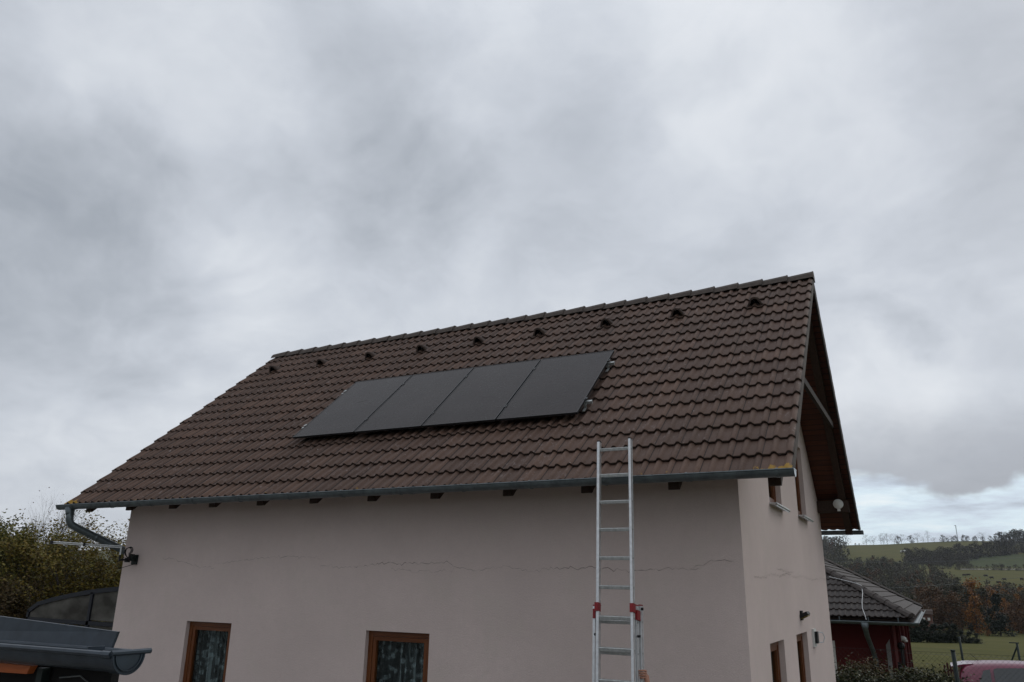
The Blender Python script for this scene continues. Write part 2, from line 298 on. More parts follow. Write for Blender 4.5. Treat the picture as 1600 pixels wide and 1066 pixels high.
# ---------------------------------------------------------------- mesh helpers
class MB:
    def __init__(s): s.v = []; s.f = []; s.mi = []; s.uv = None
    def add(s, vs, fs, mi=0):
        o = len(s.v); s.v += [tuple(v) for v in vs]; s.f += [tuple(i+o for i in f) for f in fs]; s.mi += [mi]*len(fs)
    def box(s, lo, hi, mi=0):
        x0, y0, z0 = lo; x1, y1, z1 = hi
        s.add([(x0,y0,z0),(x1,y0,z0),(x1,y1,z0),(x0,y1,z0),(x0,y0,z1),(x1,y0,z1),(x1,y1,z1),(x0,y1,z1)],
              [(0,3,2,1),(4,5,6,7),(0,1,5,4),(1,2,6,5),(2,3,7,6),(3,0,4,7)], mi)
    def beam(s, a, b, w_, h_, up=(0, 0, 1), mi=0, bev=0.):
        a = Vector(a); b = Vector(b); d = (b-a).normalized(); u = Vector(up); sd_ = d.cross(u).normalized(); u = sd_.cross(d)
        if bev: prof = [(-w_/2+bev,-h_/2),(w_/2-bev,-h_/2),(w_/2,-h_/2+bev),(w_/2,h_/2-bev),(w_/2-bev,h_/2),(-w_/2+bev,h_/2),(-w_/2,h_/2-bev),(-w_/2,-h_/2+bev)]
        else: prof = [(-w_/2,-h_/2),(w_/2,-h_/2),(w_/2,h_/2),(-w_/2,h_/2)]
        n = len(prof); vs = [a+sd_*p+u*q for p, q in prof]+[b+sd_*p+u*q for p, q in prof]
        s.add(vs, [(i, (i+1) % n, n+(i+1) % n, n+i) for i in range(n)]+[tuple(range(n))[::-1], tuple(range(n, 2*n))], mi)
    def tube(s, pts, r, n=8, mi=0, caps=True):
        pts = [Vector(p) for p in pts]; rr = r if isinstance(r, (list, tuple)) else [r]*len(pts); rings = []; prev = None
        for i, p in enumerate(pts):
            d = (pts[min(i+1, len(pts)-1)]-pts[max(i-1, 0)]).normalized()
            if prev is None:
                u = Vector((0, 0, 1)) if abs(d.z) < .9 else Vector((1, 0, 0)); u = (u-d*u.dot(d)).normalized()
            else: u = (prev-d*prev.dot(d)).normalized()
            prev = u; q = d.cross(u); rings.append([p+(u*math.cos(2*math.pi*k/n)+q*math.sin(2*math.pi*k/n))*rr[i] for k in range(n)])
        vs = [v for r_ in rings for v in r_]; fs = [(i*n+k, i*n+(k+1) % n, (i+1)*n+(k+1) % n, (i+1)*n+k) for i in range(len(pts)-1) for k in range(n)]
        if caps: fs += [tuple(range(n))[::-1], tuple(range((len(pts)-1)*n, len(pts)*n))]
        s.add(vs, fs, mi)
    def poly(s, pts, mi=0): s.add(pts, [tuple(range(len(pts)))], mi)
    def prism(s, pts, d, mi=0):
        d = Vector(d); n = len(pts); p = [Vector(q) for q in pts]
        s.add(p+[q+d for q in p], [tuple(range(n))[::-1], tuple(range(n, 2*n))]+[(i, (i+1) % n, n+(i+1) % n, n+i) for i in range(n)], mi)
    def sphere(s, c, r, nu=12, nv=8, sc=(1, 1, 1), mi=0):
        vs = [(c[0]+r*sc[0]*math.sin(math.pi*j/nv)*math.cos(2*math.pi*i/nu), c[1]+r*sc[1]*math.sin(math.pi*j/nv)*math.sin(2*math.pi*i/nu), c[2]+r*sc[2]*math.cos(math.pi*j/nv)) for j in range(nv+1) for i in range(nu)]
        s.add(vs, [(j*nu+i, (j+1)*nu+i, (j+1)*nu+(i+1) % nu, j*nu+(i+1) % nu) for j in range(nv) for i in range(nu)], mi)
    def build(s, name, ms, parent=None, smooth=False, label=None, kind=None):
        me = bpy.data.meshes.new(name); me.from_pydata(s.v, [], s.f)
        for mm in (ms if isinstance(ms, list) else [ms]): me.materials.append(mm)
        if any(s.mi): me.polygons.foreach_set('material_index', s.mi)
        if s.uv:
            L = me.uv_layers.new(name='UVMap'); me_l = [0.0]*(2*len(me.loops))
            for i, lp in enumerate(me.loops): me_l[2*i], me_l[2*i+1] = s.uv[lp.vertex_index]
            L.data.foreach_set('uv', me_l)
        if smooth: me.polygons.foreach_set('use_smooth', [True]*len(me.polygons))
        me.update(); me.validate()
        o = bpy.data.objects.new(name, me); SC.collection.objects.link(o)
        if parent is not None: o.parent = parent; o.matrix_parent_inverse = parent.matrix_world.inverted()
        if label: o['label'] = label
        if kind: o['kind'] = kind
        return o
def thing(name, label, cat, loc=(0, 0, 0), group=None):
    o = bpy.data.objects.new(name, None); o.empty_display_size = .2; SC.collection.objects.link(o); o.location = loc
    o.matrix_world = Matrix.Translation(loc)
    o['label'] = label; o['category'] = cat
    if group: o['group'] = group
    return o
def tag(o, label, cat, group=None):
    o['label'] = label; o['category'] = cat
    if group: o['group'] = group
    return o
def structure(o): o['kind'] = 'structure'; return o
def dup(root, loc, rz=0., s=1., label=None, group=None):
    c = root.copy(); SC.collection.objects.link(c); c.location = loc; c.rotation_euler = (0, 0, rz)
    c.scale = s if isinstance(s, tuple) else (s, s, s)
    if label: c['label'] = label
    if group: c['group'] = group
    for ch in list(root.children):
        k = ch.copy(); SC.collection.objects.link(k); k.parent = c; k.matrix_parent_inverse = Matrix.Identity(4)
        for g in list(ch.children):
            q = g.copy(); SC.collection.objects.link(q); q.parent = k; q.matrix_parent_inverse = Matrix.Identity(4)
    return c
def wall_mesh(b, outer, holes, to3, inward, depth, mi=0):
    """a flat wall with openings; to3 turns wall (u,z) into a point, inward is the direction of the reveals"""
    polys = [[Vector((u, z, 0)) for u, z in outer]]+[[Vector((u, z, 0)) for u, z in h] for h in holes]
    flat_ = [p for q in polys for p in q]
    tris = tessellate_polygon(polys)
    b.add([to3(p.x, p.y) for p in flat_], [tuple(t_) for t_ in tris], mi)
    inw = Vector(inward)*depth
    for h in holes:
        n = len(h); p = [Vector(to3(u, z)) for u, z in h]
        b.add(p+[q+inw for q in p], [(i, (i+1) % n, n+(i+1) % n, n+i) for i in range(n)], mi)
# ================================================================ TERRAIN
HD = [(-4000, 0), (25, 0), (45, -.25), (130, -3), (200, -3.5), (300, 0), (400, 7), (500, 14), (600, 22), (700, 31), (800, 40), (900, 49.5), (1000, 51), (1100, 47), (1500, 20), (5000, 0)]
def hgt(x, y):
    for (a, ha), (b_, hb) in zip(HD, HD[1:]):
        if y <= b_:
            t_ = max(0., (y-a)/(b_-a)); h = ha+(hb-ha)*t_; break
    else: h = 0
    k = min(1., max(0., (y-60)/300.))
    q = min(1., max(0., (y-650)/200.))
    return h+k*2.2*(noise.noise(Vector((x*.006, y*.006, 3.1))))+q*(2.5*noise.noise(Vector((x*.016, y*.004, 7.7)))-.0012*min(120, max(0, -x-20))**1.7)
def axis(vals):
    out = []
    for a, b_, st in vals:
        n = max(1, int((b_-a)/st)); out += [a+(b_-a)*i/n for i in range(n)]
    return out+[vals[-1][1]]
xs = axis([(-1500, -400, 100), (-400, -60, 12), (-60, 60, 3), (60, 300, 8), (300, 1500, 100)])
ys = axis([(-800, -50, 100), (-50, 60, 4), (60, 300, 6), (300, 950, 8), (950, 1500, 40), (1500, 2400, 150)])
b = MB(); nx = len(xs)
b.add([(x, y, hgt(x, y)) for y in ys for x in xs], [(j*nx+i, j*nx+i+1, (j+1)*nx+i+1, (j+1)*nx+i) for j in range(len(ys)-1) for i in range(nx-1)])
g = b.build('ground', M['ground'], smooth=True); structure(g)
att = g.data.attributes.new('field', 'FLOAT', 'POINT')
fv = []
for y in ys:
    for x in xs:      # the greener sown field high on the right of the hillside
        fv.append(1.0 if (560 < y < 690 and x > 16+(y-560)*.10) else 0.0)
att.data.foreach_set('value', fv)
b = MB(); b.poly([(-60, -30, .012), (2.5, -30, .012), (2.5, 20, .012), (-60, 20, .012)]); structure(b.build('yard', M['yard']))
b = MB()
pts = [(14, 508), (24, 512), (33, 517), (44, 521), (58, 522), (80, 525), (110, 530)]
for (x0, y0), (x1, y1) in zip(pts, pts[1:]):
    for k in range(6):
        a = (x0+(x1-x0)*k/6, y0+(y1-y0)*k/6); c = (x0+(x1-x0)*(k+1)/6, y0+(y1-y0)*(k+1)/6)
        b.poly([(a[0], a[1], hgt(*a)+.35), (c[0], c[1], hgt(*c)+.35), (c[0], c[1]+5, hgt(c[0], c[1]+5)+.35), (a[0], a[1]+5, hgt(a[0], a[1]+5)+.35)])
structure(b.build('track', simple('pale_track', (.42, .41, .38), .9)))
# ================================================================ MAIN HOUSE
XL, XR, WL, WR = -12.483, -1.112, -11.592, -1.764
YE, YB, YR = 8.2, 16.746, 12.473
YW, YWB = 8.769, 16.177
ZE, ZRB = 3.995, 7.63            # tile base plane at the eave and the ridge
TH = math.atan2(ZRB-ZE, YR-YE); CT, ST = math.cos(TH), math.sin(TH); SL = math.hypot(YR-YE, ZRB-ZE)
NROW = 17; CO = SL/NROW; TW = (XR-XL)/37
house = thing('house', 'pinkish beige rendered house with brown tiled gable roof and solar panels on it', 'house', ((WL+WR)/2, YW, 0))
def ridge_z(y): return ZE+(YR-YE-abs(y-YR))*math.tan(TH)
# --- walls
b = MB()
zt = ridge_z(YW)-.14
win_f = [(-9.961, -9.046), (-6.645, -5.664)]
f_holes = [[(u0, 1.0), (u1, 1.0), (u1, 2.288), (u0, 2.288)] for u0, u1 in win_f]
wall_mesh(b, [(WL, -.3), (WR, -.3), (WR, zt), (WL, zt)], f_holes, lambda u, z: (u, YW, z), (0, 1, 0), .07)
g_open = {'A': (10.70, 11.69, 3.97, 5.2), 'B': (13.25, 14.24, 4.02, 5.21), 'C': (9.96, 10.95, 1.0, 2.289), 'D': (12.0, 13.06, 1.0, 2.296)}
g_holes = [[(y0, z0), (y1, z0), (y1, z1), (y0, z1)] for y0, y1, z0, z1 in g_open.values()]
gp = [(YW, -.3), (YWB, -.3), (YWB, zt), (YR, ridge_z(YR)-.14), (YW, zt)]
wall_mesh(b, gp, g_holes, lambda u, z: (WR, u, z), (-1, 0, 0), .075)
b.poly([(WL, u, z) for u, z in gp]); b.poly([(WL, YWB, -.3), (WR, YWB, -.3), (WR, YWB, zt), (WL, YWB, zt)])
wall = b.build('wall', M['wall'], house)
# --- roof tiles
def tile_slope(b, O, U, V, N, umin, umax, nrows, co, tw, roll=.036, per=10, seed=1):
    """courses of double-roll tiles; umin(v), umax(v) bound each course; fills b.uv"""
    rnd = random.Random(seed); O = Vector(O); U = Vector(U); V = Vector(V); N = Vector(N)
    if b.uv is None: b.uv = []
    ua, ub = umin(0), umax(0); nt = int(math.ceil((ub-ua)/tw)); cols = nt*2*per
    us = [ua+tw*i/(2*per) for i in range(cols+1)]
    def prof(u):
        t_ = ((u-ua)/tw*2) % 1.0
        d = abs(t_-.72)/.24
        h = roll*(1-d*d)**.8 if d < 1 else 0
        return h+.002*math.sin(t_*6.28)
    for r in range(nrows):
        off = [rnd.uniform(-.0022, .0026) for _ in range(nt+1)]; v0 = r*co
        lines = [(v0+.07, .003, -.034), (v0+.012, .004, -.030), (v0+.001, .0, -.028), (v0-.002, 0., -.003), (v0+.006, 0., 0.), (v0+co*.5, 0, 0), (v0+co+.05, 0, 0)]
        base = len(b.v); lo, hi = umin(v0), umax(v0); lo2, hi2 = umin(v0+co), umax(v0+co)
        for li, (v, _, dn) in enumerate(lines):
            tt = min(1.15, max(0, (v-v0)/co)); l_ = lo+(lo2-lo)*tt; h_ = hi+(hi2-hi)*tt
            z = .037-.032*tt+dn
            for i, u in enumerate(us):
                uc = min(max(u, l_), h_); k = min(nt, int((uc-ua)/tw+1e-6))
                p = O+U*uc+V*v+N*(z+prof(uc)+off[k]*(1-tt*.4)); b.v.append(tuple(p)); b.uv.append(((uc-ua)/tw, r+min(.999, max(.001, tt))))
        n = len(us)
        for li in range(len(lines)-1):
            for i in range(n-1):
                if us[i+1] <= min(lo, lo2)-1e-6 or us[i] >= max(hi, hi2)+1e-6: continue
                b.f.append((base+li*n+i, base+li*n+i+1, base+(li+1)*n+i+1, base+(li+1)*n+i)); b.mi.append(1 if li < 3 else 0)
b = MB(); b.uv = []
tile_slope(b, (XL, YE, ZE), (1, 0, 0), (0, CT, ST), (0, -ST, CT), lambda v: 0, lambda v: XR-XL, NROW, CO, TW, per=12)
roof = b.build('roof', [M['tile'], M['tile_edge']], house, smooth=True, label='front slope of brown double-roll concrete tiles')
b = MB(); b.uv = []
tile_slope(b, (XR, YB, ZE), (-1, 0, 0), (0, -CT, ST), (0, ST, CT), lambda v: 0, lambda v: XR-XL, NROW, CO, TW, per=4, seed=2)
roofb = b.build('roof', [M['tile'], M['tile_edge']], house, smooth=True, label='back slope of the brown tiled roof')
# boarding under the tiles (both slopes), seen from the gable
for sgn, yy in ((1, YE), (-1, YB)):
    b = MB(); V = Vector((0, CT*sgn, ST)); N = Vector((0, -ST*sgn, CT)); O = Vector((0, yy, ZE))
    pts = [O+V*.10+N*-.03, O+V*(SL-.01)+N*-.03, O+V*(SL-.01)+N*-.06, O+V*.10+N*-.06]
    b.prism([(XL+.03, p.y, p.z) for p in pts], (XR-XL-.06, 0, 0))
    b.build('soffit_board', M['soffit'], house)
# barge boards
for X0, sgn, yy, mm in ((XR-.026, 1, YE, 'barge'), (XR-.026, -1, YB, 'barge_dark'), (XL, 1, YE, 'barge_dark'), (XL, -1, YB, 'barge_dark')):
    V = Vector((0, CT*sgn, ST)); N = Vector((0, -ST*sgn, CT)); O = Vector((0, yy, ZE)); b = MB()
    dp = .10 if mm == 'barge' else .19
    pts = [O+V*.02+N*.012, O+V*(SL)+N*.012, O+V*(SL-dp*math.tan(TH)*1.0)+N*-dp, O+V*.20+N*-dp]
    b.prism([(X0, p.y, p.z) for p in pts], (.026, 0, 0)); b.build('barge_board', M[mm], house, label='weathered grey board along the front verge' if mm == 'barge' else None)
# rafters: tails under both eaves plus one in the gable overhang
def rafter(x, sgn, ext, w_=.12):
    yy = YE if sgn > 0 else YB; V = Vector((0, CT*sgn, ST)); N = Vector((0, -ST*sgn, CT)); O = Vector((0, yy, ZE)); b = MB()
    top0 = O+V*.16+N*-.062; top1 = O+V*ext+N*-.062; bot1 = O+V*ext+N*-.20; zb = top0.z-.15
    kk = (bot1.z-zb)/ST; bot0 = bot1-V*kk; foot = Vector((0, top0.y, zb))
    b.prism([(x-w_/2, p.y, p.z) for p in (top0, top1, bot1, bot0, foot)], (w_, 0, 0)); b.build('rafter', M['beam'], house)
for x in [-12.10, -11.13, -10.15, -9.30, -8.353, -7.383, -6.402, -5.422, -4.391, -3.381, -2.365]: rafter(x, 1, 1.0)
rafter(-1.31, 1, SL-.1); rafter(-1.31, -1, SL-.1)
# gable timbers: eaves purlins, mid purlins, collar beam
b = MB(); b.box((WR-.05, 15.85, 4.27), (XR-.10, 16.03, 4.48)); b.build('purlin', M['beam'], house, label='eaves purlin end that carries the round white lamp')
b = MB(); b.beam((XR-.12, 10.62, 5.59), (XR-.12, 14.40, 5.62), .05, .10); b.build('collar_beam', M['collar'], house, label='grey weathered collar beam across the gable overhang')
# ridge caps
b0 = None
nr = 29; rp = (XR-XL)/nr
for k in range(nr):
    b = MB(); xa, xb = XL+k*rp-.015, XL+(k+1)*rp+.012
    za = ZRB+.048; pr = [(-.135, -.085), (-.105, -.012), (-.055, .035), (0, .046), (.055, .035), (.105, -.012), (.135, -.085)]
    vs = []
    for x, sc_, dz_ in ((xa, .90, -.006), (xb-.03, 1.0, .018), (xb, 1.07, .022), (xb, .92, .008)):
        vs += [(x, YR+y*sc_, za+z*sc_+dz_) for y, z in pr]
    n = len(pr); b.add(vs, [(j*n+i, j*n+i+1, (j+1)*n+i+1, (j+1)*n+i) for j in range(3) for i in range(n-1)]+([tuple(range(3*n, 4*n))] if k == nr-1 else []))
    b.build('ridge_tile', M['ridge'], roof)
# ventilation tiles: hooded, open towards the eave
M['vent'] = simple('vent_brown', (.062, .043, .035), .85, var=.25, scale=20)
for x in (-11.741, -10.466, -9.249, -8.044, -6.81, -5.59, -4.343, -3.133, -1.917):
    r_ = 14; v0 = 13.98*CO
    def P(u, v, n_): return (x+u, YE+CT*v-ST*n_, ZE+ST*v+CT*n_)
    b = MB(); arch = [(-.125, .0), (-.09, .065), (-.05, .135), (0, .155), (.05, .135), (.09, .065), (.125, .0)]
    ins = [(u*.72, h_*.78) for u, h_ in arch]
    n = len(arch)
    vs = [P(u, v0+.05, .035+h_) for u, h_ in arch]+[P(u*.72, v0+.17, .035+h_*.62) for u, h_ in arch]+[P(u*.4, v0+.30, .015) for u, h_ in arch]
    vs += [P(u, v0+.05, .035+h_) for u, h_ in ins]+[P(u*.7, v0+.14, .035+h_*.6) for u, h_ in ins]
    fs = [(j*n+i, j*n+i+1, (j+1)*n+i+1, (j+1)*n+i) for j in range(2) for i in range(n-1)]+[(i, 3*n+i, 3*n+i+1, i+1) for i in range(n-1)]
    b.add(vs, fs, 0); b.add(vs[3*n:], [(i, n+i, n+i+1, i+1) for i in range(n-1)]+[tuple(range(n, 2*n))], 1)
    b.build('vent_tile', [M['vent'], M['dark_void']], roof, smooth=True)
# gutters
def half_gutter(b, x0, x1, y, z0, z1, r, thick=.004, bead=.009, seg=14):
    def ring(x, z, rr): return [(x, y+rr*math.cos(a_), z+rr*math.sin(a_)) for a_ in [math.pi+math.pi*i/seg for i in range(seg+1)]]
    n = seg+1; vs = ring(x0, z0, r)+ring(x1, z1, r)+ring(x0, z0, r-thick)+ring(x1, z1, r-thick)
    fs = [(i, i+1, n+i+1, n+i) for i in range(seg)]+[(2*n+i, 3*n+i, 3*n+i+1, 2*n+i+1) for i in range(seg)]+[(0, n, 3*n, 2*n), (seg, 2*n+seg, 3*n+seg, n+seg)]
    b.add(vs, fs); b.tube([(x0, y-r, z0+.004), (x1, y-r, z1+.004)], bead, 8)
    return ring
GY = YE-.075; GR = .066
b = MB(); ring = half_gutter(b, -12.50, -1.075, GY, 3.985, 4.02, GR)
for x, z in ((-12.50, 3.985), (-1.075, 4.02)): b.poly(ring(x, z, GR))
gut = b.build('gutter', M['zinc'], house, smooth=False)
for k in range(13):
    x = -12.1+k*.905; z = 3.985+.035*(x+12.5)/11.4; b = MB()
    pts = [(x, GY+(GR+.004)*math.cos(a_), z+(GR+.004)*math.sin(a_)) for a_ in [math.pi+math.pi*i/12 for i in range(13)]]
    for p, q in zip(pts, pts[1:]): b.beam(p, q, .025, .004, up=(0, GY-p[1]+.001, z-p[2]))
    b.beam((x, GY-GR-.012, z+.006), (x, GY-GR+.01, z+.018), .025, .006)
    b.build('bracket', M['zinc'], gut)
for x in (-2.13, -5.6): # joint sleeves
    z = 3.985+.035*(x+12.5)/11.4; b = MB(); half_gutter(b, x-.03, x+.03, GY, z, z, GR+.005); b.build('joint_sleeve', M['zinc'], gut)
b = MB(); b.poly(ring(-1.0735, 4.02, GR+.006)); b.beam((-1.074, GY-GR-.008, 4.022), (-1.074, GY+GR+.008, 4.022), .006, .012); b.build('end_cap', M['zinc_light'], gut)
b = MB(); ringb = half_gutter(b, -12.50, -1.075, YB+.075, 3.985, 3.985, GR); b.poly(ringb(-1.075, 3.985, GR)); b.build('gutter', M['zinc'], house, label='gutter along the back eave')
b = MB(); b.tube([(-12.22, GY, 3.95), (-12.20, GY, 3.86), (-12.19, GY, 3.84)], [.078, .064, .062], 14)
b.tube([(-12.19, GY, 3.87), (-12.185, GY, 3.76), (-12.17, GY+.03, 3.69), (-12.13, GY+.12, 3.635), (-11.78, 8.86, 3.325), (-11.70, 9.02, 3.24), (-11.68, 9.10, 3.12), (-11.68, 9.13, 0)], .058, 14)
b.tube([(-12.13+.35*.4, GY+.12+.61*.4, 3.635-.31*.4), (-12.13+.35*.46, GY+.12+.61*.46, 3.635-.31*.46)], .062, 14)
b.build('downpipe', M['zinc'], house, smooth=True)
# --- windows
def window_part(name, to3, inward, u0, u1, z0, z1, reveal, sill=True, curtain=True, label=None, mats=('frame', 'frame_h')):
    """frame set back in its opening; to3(u, z, depth)"""
    b = MB()
    def bx(b, a0, a1, c0, c1, d0, d1, mi=0):
        vs = [to3(u, z, d) for d in (d0, d1) for u, z in ((a0, c0), (a1, c0), (a1, c1), (a0, c1))]
        b.add(vs, [(0, 3, 2, 1), (4, 5, 6, 7), (0, 1, 5, 4), (1, 2, 6, 5), (2, 3, 7, 6), (3, 0, 4, 7)], mi)
    F = .065; d = reveal
    bx(b, u0+.002, u0+F, z0+.002, z1-.002, d-.005, d+.07); bx(b, u1-F, u1-.002, z0+.002, z1-.002, d-.005, d+.07)
    bx(b, u0+F, u1-F, z1-F, z1-.002, d-.005, d+.07, 1); bx(b, u0+F, u1-F, z0+.002, z0+F, d-.005, d+.07, 1)
    fr = b.build('window', [M[mats[0]], M[mats[1]]], house, label=label)
    b = MB(); G = .055; e = .004
    bx(b, u0+F+e, u0+F+G, z0+F+e, z1-F-e, d+.004, d+.06); bx(b, u1-F-G, u1-F-e, z0+F+e, z1-F-e, d+.004, d+.06)
    bx(b, u0+F+G, u1-F-G, z1-F-G, z1-F-e, d+.004, d+.06, 1); bx(b, u0+F+G, u1-F-G, z0+F+e, z0+F+G, d+.004, d+.06, 1)
    b.build('sash', [M[mats[0]], M[mats[1]]], fr)
    b = MB(); bx(b, u0+F+G-.005, u1-F-G+.005, z0+F+G-.005, z1-F-G+.005, d+.030, d+.036); b.build('pane', M['glass'], fr)
    if curtain:
        b = MB(); n = 60; vs = []
        for i in range(n+1):
            u = u0+.05+(u1-u0-.1)*i/n; dd = d+.15+.02*math.sin(i*1.15)+.012*math.sin(i*.53)
            vs += [to3(u, z0+.03, dd), to3(u, z1-.04, dd)]
        b.add(vs, [(2*i, 2*i+2, 2*i+3, 2*i+1) for i in range(n)]); b.build('curtain', M['curtain'], fr, smooth=True)
    if sill:
        b = MB(); bx(b, u0-.03, u1+.03, z0-.028, z0-.004, -.09, d-.006); bx(b, u0-.03, u1+.03, z0-.05, z0-.029, -.09, -.08)
        b.tube([to3(u0-.03, z0-.025, -.092), to3(u1+.035, z0-.025, -.092)], .014, 8)
        b.build('sill', M['zinc_light'], fr)
    # near-black sheets below stand in for the unlit room; opening not see-through
    return fr
fz = lambda u, z, d: (u, YW+d, z); gz = lambda u, z, d: (WR-d, u, z)
window_part('w', fz, None, -9.961, -9.046, 1.0, 2.288, .07, label='window with lace curtain near the left corner of the long wall')
window_part('w', fz, None, -6.645, -5.664, 1.0, 2.288, .07, label='window with flowered lace curtain in the middle of the long wall')
window_part('w', gz, None, *g_open['A'], .075, label='upper gable window nearest the front corner, half hidden by the gutter')
window_part('w', gz, None, *g_open['B'], .075, label='upper gable window nearest the back corner')
window_part('w', gz, None, *g_open['C'], .075, sill=False, label='lower gable window nearest the front corner')
window_part('w', gz, None, *g_open['D'], .075, sill=False, curtain=True, label='lower gable window under the small wall lamp')
b = MB(); b.box((WL+.3, YW+.6, -.2), (WR-.6, YW+.62, 3.9)); b.box((WR-.62, YW+2.2, -.2), (WR-.6, YWB-2.2, 5.3)); b.build('dark_room_sheet', M['dark_void'], house)  # near-black sheets added behind the windows so the rooms read as unlit
# --- cracks in the render
def crack(pts, to3, seed, w0=.006, name='crack'):
    rnd = random.Random(seed); line = []
    for (a, za), (c, zc) in zip(pts, pts[1:]):
        n = max(2, int(abs(c-a)/.035))
        for i in range(n):
            t_ = i/n; line.append((a+(c-a)*t_+rnd.uniform(-.012, .012), za+(zc-za)*t_+rnd.gauss(0, .011)))
    b = MB(); vs = []
    for u, z in line:
        h_ = w0*rnd.uniform(.10, 1.)*.5*(.82+.3*math.sin(u*2.3+seed)); vs += [to3(u, z-h_), to3(u, z+h_)]
    b.add(vs, [(2*i, 2*i+2, 2*i+3, 2*i+1) for i in range(len(line)-1)])
    b.build('crack', M['crack'], wall)
M['crack'] = simple('crack_shadow', (.27, .22, .20), .95)
ff = lambda u, z: (u, YW-.0025, z)
crack([(-10.67, 3.192), (-10.3, 3.16), (-9.87, 3.072), (-9.5, 3.05)], ff, 1, .006)
crack([(-9.55, 3.12), (-9.138, 3.139), (-8.6, 3.20), (-7.753, 3.213), (-7.4, 3.18)], ff, 2, .006)
crack([(-7.5, 3.10), (-7.1, 3.06), (-6.846, 3.089), (-6.427, 3.124), (-5.8, 3.13), (-5.531, 3.152), (-5.3, 3.10), (-5.057, 3.046), (-4.6, 3.10), (-4.3, 3.04), (-3.927, 3.085), (-3.442, 3.095), (-3.0, 3.06), (-2.538, 3.094), (-2.2, 3.08)], ff, 3, .009)
crack([(-6.3, 3.06), (-5.9, 3.03), (-5.3, 3.05)], ff, 4, .006)
crack([(-2.35, 3.10), (-2.1, 3.17), (-1.839, 3.17)], ff, 5, .006)
fg = lambda u, z: (WR+.0025, u, z)
crack([(9.3, 3.03), (9.9, 3.02), (10.4, 3.07), (11.0, 3.05), (11.6, 3.10), (12.4, 3.06), (13.1, 3.09), (14.2, 3.04), (15.1, 3.08), (16.1, 3.08)], fg, 6, .008)
crack([(10.8, 3.14), (11.5, 3.13), (12.3, 3.12)], fg, 7, .007)
# --- small things fixed to the house
lampt = thing('outdoor_lamp', 'round white lamp under the gable overhang by the back eave', 'lamp', (-1.385, 15.85, 4.41))
# (hangs on the eaves purlin face)
b = MB(); n = 24
vs = [(-1.385+r_*math.cos(2*math.pi*i/n), 15.80-d, 4.412+r_*math.sin(2*math.pi*i/n)) for d, r_ in ((-.048, .07), (.0, .09), (.012, .085), (.02, .0001)) for i in range(n)]
b.add(vs, [(j*n+i, j*n+(i+1) % n, (j+1)*n+(i+1) % n, (j+1)*n+i) for j in range(3) for i in range(n)]+[tuple(range(n))]); b.build('lamp_disc', M['white'], lampt, smooth=True)
b = MB(); b.box((-1.41, 15.80, 4.285), (-1.36, 15.846, 4.325)); b.build('sensor', M['white'], lampt)
b = MB(); b.box((-1.43, 15.82, 4.33), (-1.34, 15.848, 4.40)); b.build('mount', M['black'], lampt)
wl = thing('wall_lamp', 'small dark floodlight on the gable wall above the lower windows', 'lamp', (WR, 12.61, 2.505))
b = MB(); b.box((WR, 12.50, 2.47), (WR+.03, 12.62, 2.60)); b.beam((WR+.03, 12.56, 2.53), (WR+.08, 12.56, 2.53), .03, .03); b.build('bracket', M['black'], wl)
b = MB(); b.beam((WR+.05, 12.46, 2.545), (WR+.05, 12.72, 2.545), .13, .05, up=(-.5, 0, 1), bev=.01); b.build('housing', M['black'], wl)
b = MB(); b.beam((WR+.065, 12.47, 2.515), (WR+.065, 12.70, 2.515), .10, .012, up=(-.5, 0, 1)); b.build('lens', M['leaf_yellow'], wl)
eb = thing('bell_box', 'small white box with looped handle on the gable wall near the back corner', 'box', (WR, 13.79, 2.17))
b = MB(); b.box((WR, 13.58, 2.05), (WR+.03, 13.86, 2.31)); b.build('back_plate', M['white'], eb)
b = MB(); b.box((WR+.031, 13.64, 2.10), (WR+.07, 13.80, 2.27)); b.build('cover', M['black'], eb)
b = MB(); b.tube([(WR+.03, 13.86, 2.26), (WR+.12, 13.9, 2.25), (WR+.14, 13.92, 2.18), (WR+.12, 13.9, 2.11), (WR+.03, 13.86, 2.10)], .008, 8); b.build('loop', M['zinc_light'], eb)
# antenna
an = thing('antenna', 'thin boom antenna on a wall bracket at the left corner of the house', 'antenna', (-11.30, YW, 3.16))
b = MB(); b.box((-11.36, YW-.03, 3.09), (-11.24, YW-.001, 3.24)); b.prism([(-11.35, YW-.11, 3.14), (-11.25, YW-.11, 3.14), (-11.25, YW-.11, 3.20), (-11.30, YW-.11, 3.25), (-11.35, YW-.11, 3.20)], (0, .08, 0)); b.build('wall_plate', M['green_metal'], an)
b = MB(); b.tube([(-11.30, YW-.07, 3.16), (-11.33, 8.5, 3.155)], .016, 8); b.tube([(-11.33, 8.5, 3.13), (-11.33, 8.5, 3.23)], .014, 8); b.beam((-11.31, 8.66, 3.155), (-11.315, 8.60, 3.155), .06, .07); b.build('arm', M['black'], an)
b = MB(); b.tube([(-11.33, 8.5, 3.23), (-11.33, 8.5, 3.36)], .012, 8); b.build('mast', M['alu'], an)
a0 = Vector((-11.33, 8.49, 3.35)); a1 = Vector((-12.56, 8.15, 3.41)); b = MB()
for dz_ in (-.011, .013): b.tube([a0+Vector((0, 0, dz_)), a1+Vector((0, 0, dz_))], .0075, 6)
b.build('boom', M['alu'], an)
b = MB(); b.beam(a1-Vector((.03, 0, 0)), a1+Vector((.02, 0, 0)), .04, .05); b.build('end_cap', M['black'], an); b = MB(); mm_ = a0.lerp(a1, .52); b.beam(mm_-Vector((.01, 0, 0)), mm_+Vector((.012, 0, 0)), .045, .052)
for q in (.12, .24, .36, .66, .78, .9):
    e_ = MB(); p = a0.lerp(a1, q); e_.tube([p+Vector((0, -.05, 0)), p+Vector((0, .05, 0))], .003, 5); e_.build('element', M['alu_worn'], an)
b.build('connector', M['black'], an)
